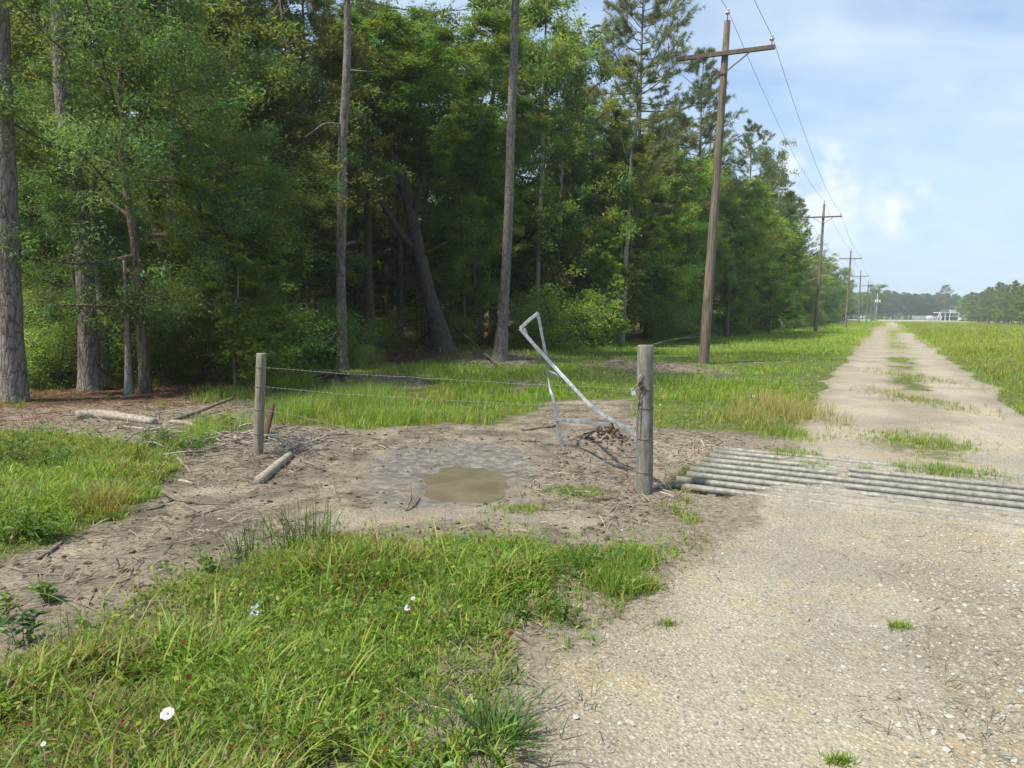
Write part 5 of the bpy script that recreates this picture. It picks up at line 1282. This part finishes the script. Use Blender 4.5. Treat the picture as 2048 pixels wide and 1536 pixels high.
tall_tuft(275, 930, .26, 40, 'dark spiky rush clump above the left grass patch', [(.07, .10, .02), (.12, .14, .03)], .008, .05, .25)
tall_tuft(1185, 1150, .22, 90, 'broad-bladed green tuft leaning onto the gravel edge', [(.06, .15, .03), (.08, .17, .03)], .010, .08, .8)
tall_tuft(980, 1490, .2, 150, 'drooping green tuft at the gravel edge near the bottom', [(.07, .15, .03), (.06, .13, .035)], .007, .09, .8)
tall_tuft(140, 1330, .2, 120, 'dry straw clump in thatch on the left', [(.30, .23, .16), (.22, .16, .11)], .003, .12, .5)
tall_tuft(1170, 1405, .10, 16, 'sparse weed sprig on the gravel', [(.13, .17, .04), (.2, .17, .07)], .004, .03, .7)

def flower(px, py, r, label, col=(.80, .72, .76), z=.0, h=.16):
    d = pdir(px, py); b0 = P(px, py); p = D3(px, py, b0.y - .3); b = Vector((p.x, p.y, h1(p.x, p.y)))
    o = thing('flower', label, 'flower', b, 0, 'pale flowers in the grass'); rng = np.random.default_rng(int(px)); c = p - b
    MB().tube([(0, 0, -.01), (.004, 0, c.z * .5), (0, 0, c.z)], .0016, 5).build('stem', M['post_wood'], o)
    mb = MB(); fc = np.array([0, -.55, .83]); u = np.array([1, 0, 0]); v = np.cross(fc, u)
    for k in range(4):
        a = k * pi / 2 + .4; ring = []
        for q, w, l in ((0, .1, 0), (.4, .5, .12), (.8, .62, .22), (1.0, .35, .20)):
            for sg in (-1, 0, 1):
                ring.append(np.array(c) + r * (q * (cos(a) * u + sin(a) * v) + sg * w * (-sin(a) * u + cos(a) * v) + (l - .06 * abs(sg)) * fc) + rng.normal(0, .03 * r, 3))
        F = [[i * 3 + j, i * 3 + j + 1, i * 3 + j + 4, i * 3 + j + 3] for i in range(3) for j in range(2)]
        mb.add(np.array(ring), np.array(F), col)
    mb.build('petals', M['petal'], o, color=True)
    MB().lathe(c + Vector((0, -.05 * r, .05 * r)), [(0, 0), (.14 * r, .02 * r), (.12 * r, .25 * r), (0, .3 * r)], 8).build('center', M['yellow'], o)
M['yellow'] = surf_mat('flower_centre', [(.3, (.5, .45, .08)), (.7, (.65, .6, .2))], 20, bstr=0)
flower(335, 1428, .023, 'large white flower low in the foreground grass', (.60, .53, .57))
flower(815, 1216, .016, 'pinkish white flower, lower of the close pair', (.58, .46, .52)); flower(826, 1197, .012, 'smaller pinkish white flower, upper of the close pair', (.58, .49, .54))
flower(744, 1147, .008, 'tiny white flower above the pinkish pair', (.56, .54, .52))
flower(87, 1488, .008, 'tiny white flower at the bottom left', (.56, .54, .52))
for px, py, r, l in ((1508, 793, .035, 'round white flower head beside the yellow dry grass'), (1540, 802, .02, 'white flower right of the round flower head'), (1581, 812, .018, 'white flower nearest the road edge'), (1320, 810, .018, 'white flower just right of the thick grey post'),
                     (1545, 781, .014, 'small white flower above the yellow dry grass'), (1446, 788, .012, 'small white flower left of the round flower head')):
    flower(px, py, r, l, (.60, .58, .52))
def scrap():
    b = P(508, 1262); rng = np.random.default_rng(3); o = thing('paper_scrap', 'crumpled pale blue scrap of litter in the grass', 'litter', b); n = 7; g = np.linspace(-.035, .035, n); gx, gy = np.meshgrid(g, g)
    V = np.stack([gx.ravel() * .55, gy.ravel() * .3 + .02, .10 + gy.ravel() * .5 + rng.normal(0, .012, n * n)], 1); i, j = np.meshgrid(np.arange(n - 1), np.arange(n - 1), indexing='ij'); a = (i * n + j).ravel()
    ob = MB().add(V, np.stack([a, a + 1, a + n + 1, a + n], 1)).build('sheet', surf_mat('pale_blue_paper', [(.3, (.38, .48, .58)), (.7, (.52, .60, .68))], 20, bstr=0), o, smooth=False); sm = ob.modifiers.new('thick', 'SOLIDIFY'); sm.thickness = .002
scrap()

# ------------------------------------------------------------------ far plant at the end of the field
def far_site():
    yd = 330.0
    X = lambda px, z, dy=0: Vector((pdir(px, 640)[0] / pdir(px, 640)[1] * yd, yd + dy, z))
    k = yd / FPX
    a = X(1800, 0).x; b = X(1935, 0).x
    pm = surf_mat('pale_gravel', [(.3, (.40, .38, .33)), (.7, (.55, .53, .48))], .4, bstr=0)
    tag(MB().box(((a + b) / 2, yd + 10, -.1), (b - a + 20, 44, .6)).build('gravel_pad', pm, smooth=False), kind='structure')
    # raised steel building with a railed roof deck
    x0 = X(1880, 0).x; x1 = X(1917, 0).x; c = (x0 + x1) / 2; w = x1 - x0; h = 3.6; z0 = .2
    o = thing('steel_building', 'white open-fronted steel building with railed roof deck', 'building', (c, yd, z0))
    B = lambda name, cen, size, mat: MB().box(cen, size).build(name, M[mat], o, smooth=False)
    B('back_wall', (0, 5, h / 2), (w, .2, h), 'dark'); B('roof', (0, 2.4, h + .15), (w + .6, 5.6, .3), 'white'); B('floor_slab', (0, 2.4, .1), (w, 5.4, .2), 'steel'); B('mezzanine', (0, 1.5, h * .6), (w, 3.4, .22), 'steel')
    for q in (-.5, -.25, 0, .5): B('column', (q * w * .98, -.2, h / 2), (.3, .3, h), 'white')
    B('upper_deck', (w * .28, 2, h + 1.25), (w * .3, 2, .2), 'steel'); B('control_box', (w * .30, 2, h + .75), (w * .26, 1.6, .8), 'white')
    for z in (.55, 1.1): B('railing', (-w * .1, -.3, h + .3 + z), (w * .8, .08, .09), 'white')
    for q in np.linspace(-.5, .3, 6): B('railing_post', (q * w, -.3, h + .3 + .55), (.08, .08, 1.1), 'white')
    for q in (.15, .42): B('mast', (q * w, 2, h + 2.2), (.1, .1, 2), 'steel')
    B('mast_bar', (w * .285, 2, h + 3.1), (w * .27, .1, .12), 'steel')
    MB().tube([(-w * .5 - 1.6, 0, 0), (-w * .5 - .8, 0, h * .6), (-w * .5 - .3, 0, h + .4)], .22, 6).build('stair', M['white'], o)
    # tank, trailer, fence
    t = X(1859, .2); o = thing('storage_tank', 'pale horizontal tank left of the white steel building', 'tank', t)
    MB().tube([(-1.35, 0, 1.25), (-1.2, 0, 1.25), (1.2, 0, 1.25), (1.35, 0, 1.25)], [.7, 1.0, 1.0, .7], 18).build('vessel', M['white'], o)
    for q in (-.8, .8): MB().box((q, 0, .25), (.3, 1.3, .6)).build('saddle', M['steel'], o, smooth=False)
    t = X(1911, .0, -8); o = thing('truck', 'white truck parked in front of the steel building', 'truck', t)
    MB().box((1.2, 0, 1.95), (5.4, 2.2, 2.2)).build('cargo_box', M['white'], o, smooth=False); MB().box((1.2, 0, .72), (6.4, 1.6, .22)).build('chassis', M['rubber'], o, smooth=False)
    cb = MB().box((-2.4, 0, 1.2), (1.6, 2.0, 1.1)); cb.box((-2.2, 0, 2.0), (1.1, 1.8, .6)); cb.build('cab', M['white'], o, smooth=False); MB().box((-2.77, 0, 2.0), (.06, 1.6, .45)).build('windscreen', M['dark'], o, smooth=False)
    for q in (-2.3, 2.2, 3.2):
        for sg in (-1, 1): MB().tube([(q, sg * .75, .45), (q, sg * 1.05, .45)], .45, 14).build('wheel', M['rubber'], o)
    f = X(1820, 0, -2); e = X(1878, 0, -2); o = thing('chain_link_fence', 'long pale grey fence left of the steel building', 'fence', f); L = (e - f).length; n = 14
    for i in range(n + 1): MB().tube([(L * i / n, 0, 0), (L * i / n, 0, 2.3)], .07, 6).build('fence_post', M['steel'], o)
    mb = MB()
    for i in range(60): mb.tube([(L * i / 60, 0, .2), (L * (i + 1) / 60, 0, 2.2)], .022, 3, cap=False); mb.tube([(L * (i + 1) / 60, 0, .2), (L * i / 60, 0, 2.2)], .022, 3, cap=False)
    mb.tube([(0, 0, 2.25), (L, 0, 2.25)], .05, 5); mb.build('fence_mesh', M['steel'], o)
far_site()

# ------------------------------------------------------------------ humid air
def haze():
    m = bpy.data.materials.new('humid_air'); m.use_nodes = True; nt = m.node_tree; nt.nodes.clear()
    out = _node(nt, 'ShaderNodeOutputMaterial'); v = _node(nt, 'ShaderNodeVolumePrincipled')
    v.inputs['Color'].default_value = (.80, .88, 1.0, 1); v.inputs['Density'].default_value = .0005; v.inputs['Anisotropy'].default_value = .2
    nt.links.new(v.outputs[0], out.inputs['Volume'])
    o = MB().box((100, 400, 19.0), (1640, 1240, 41.0)).build('haze', m, smooth=False); tag(o, kind='stuff')
haze()
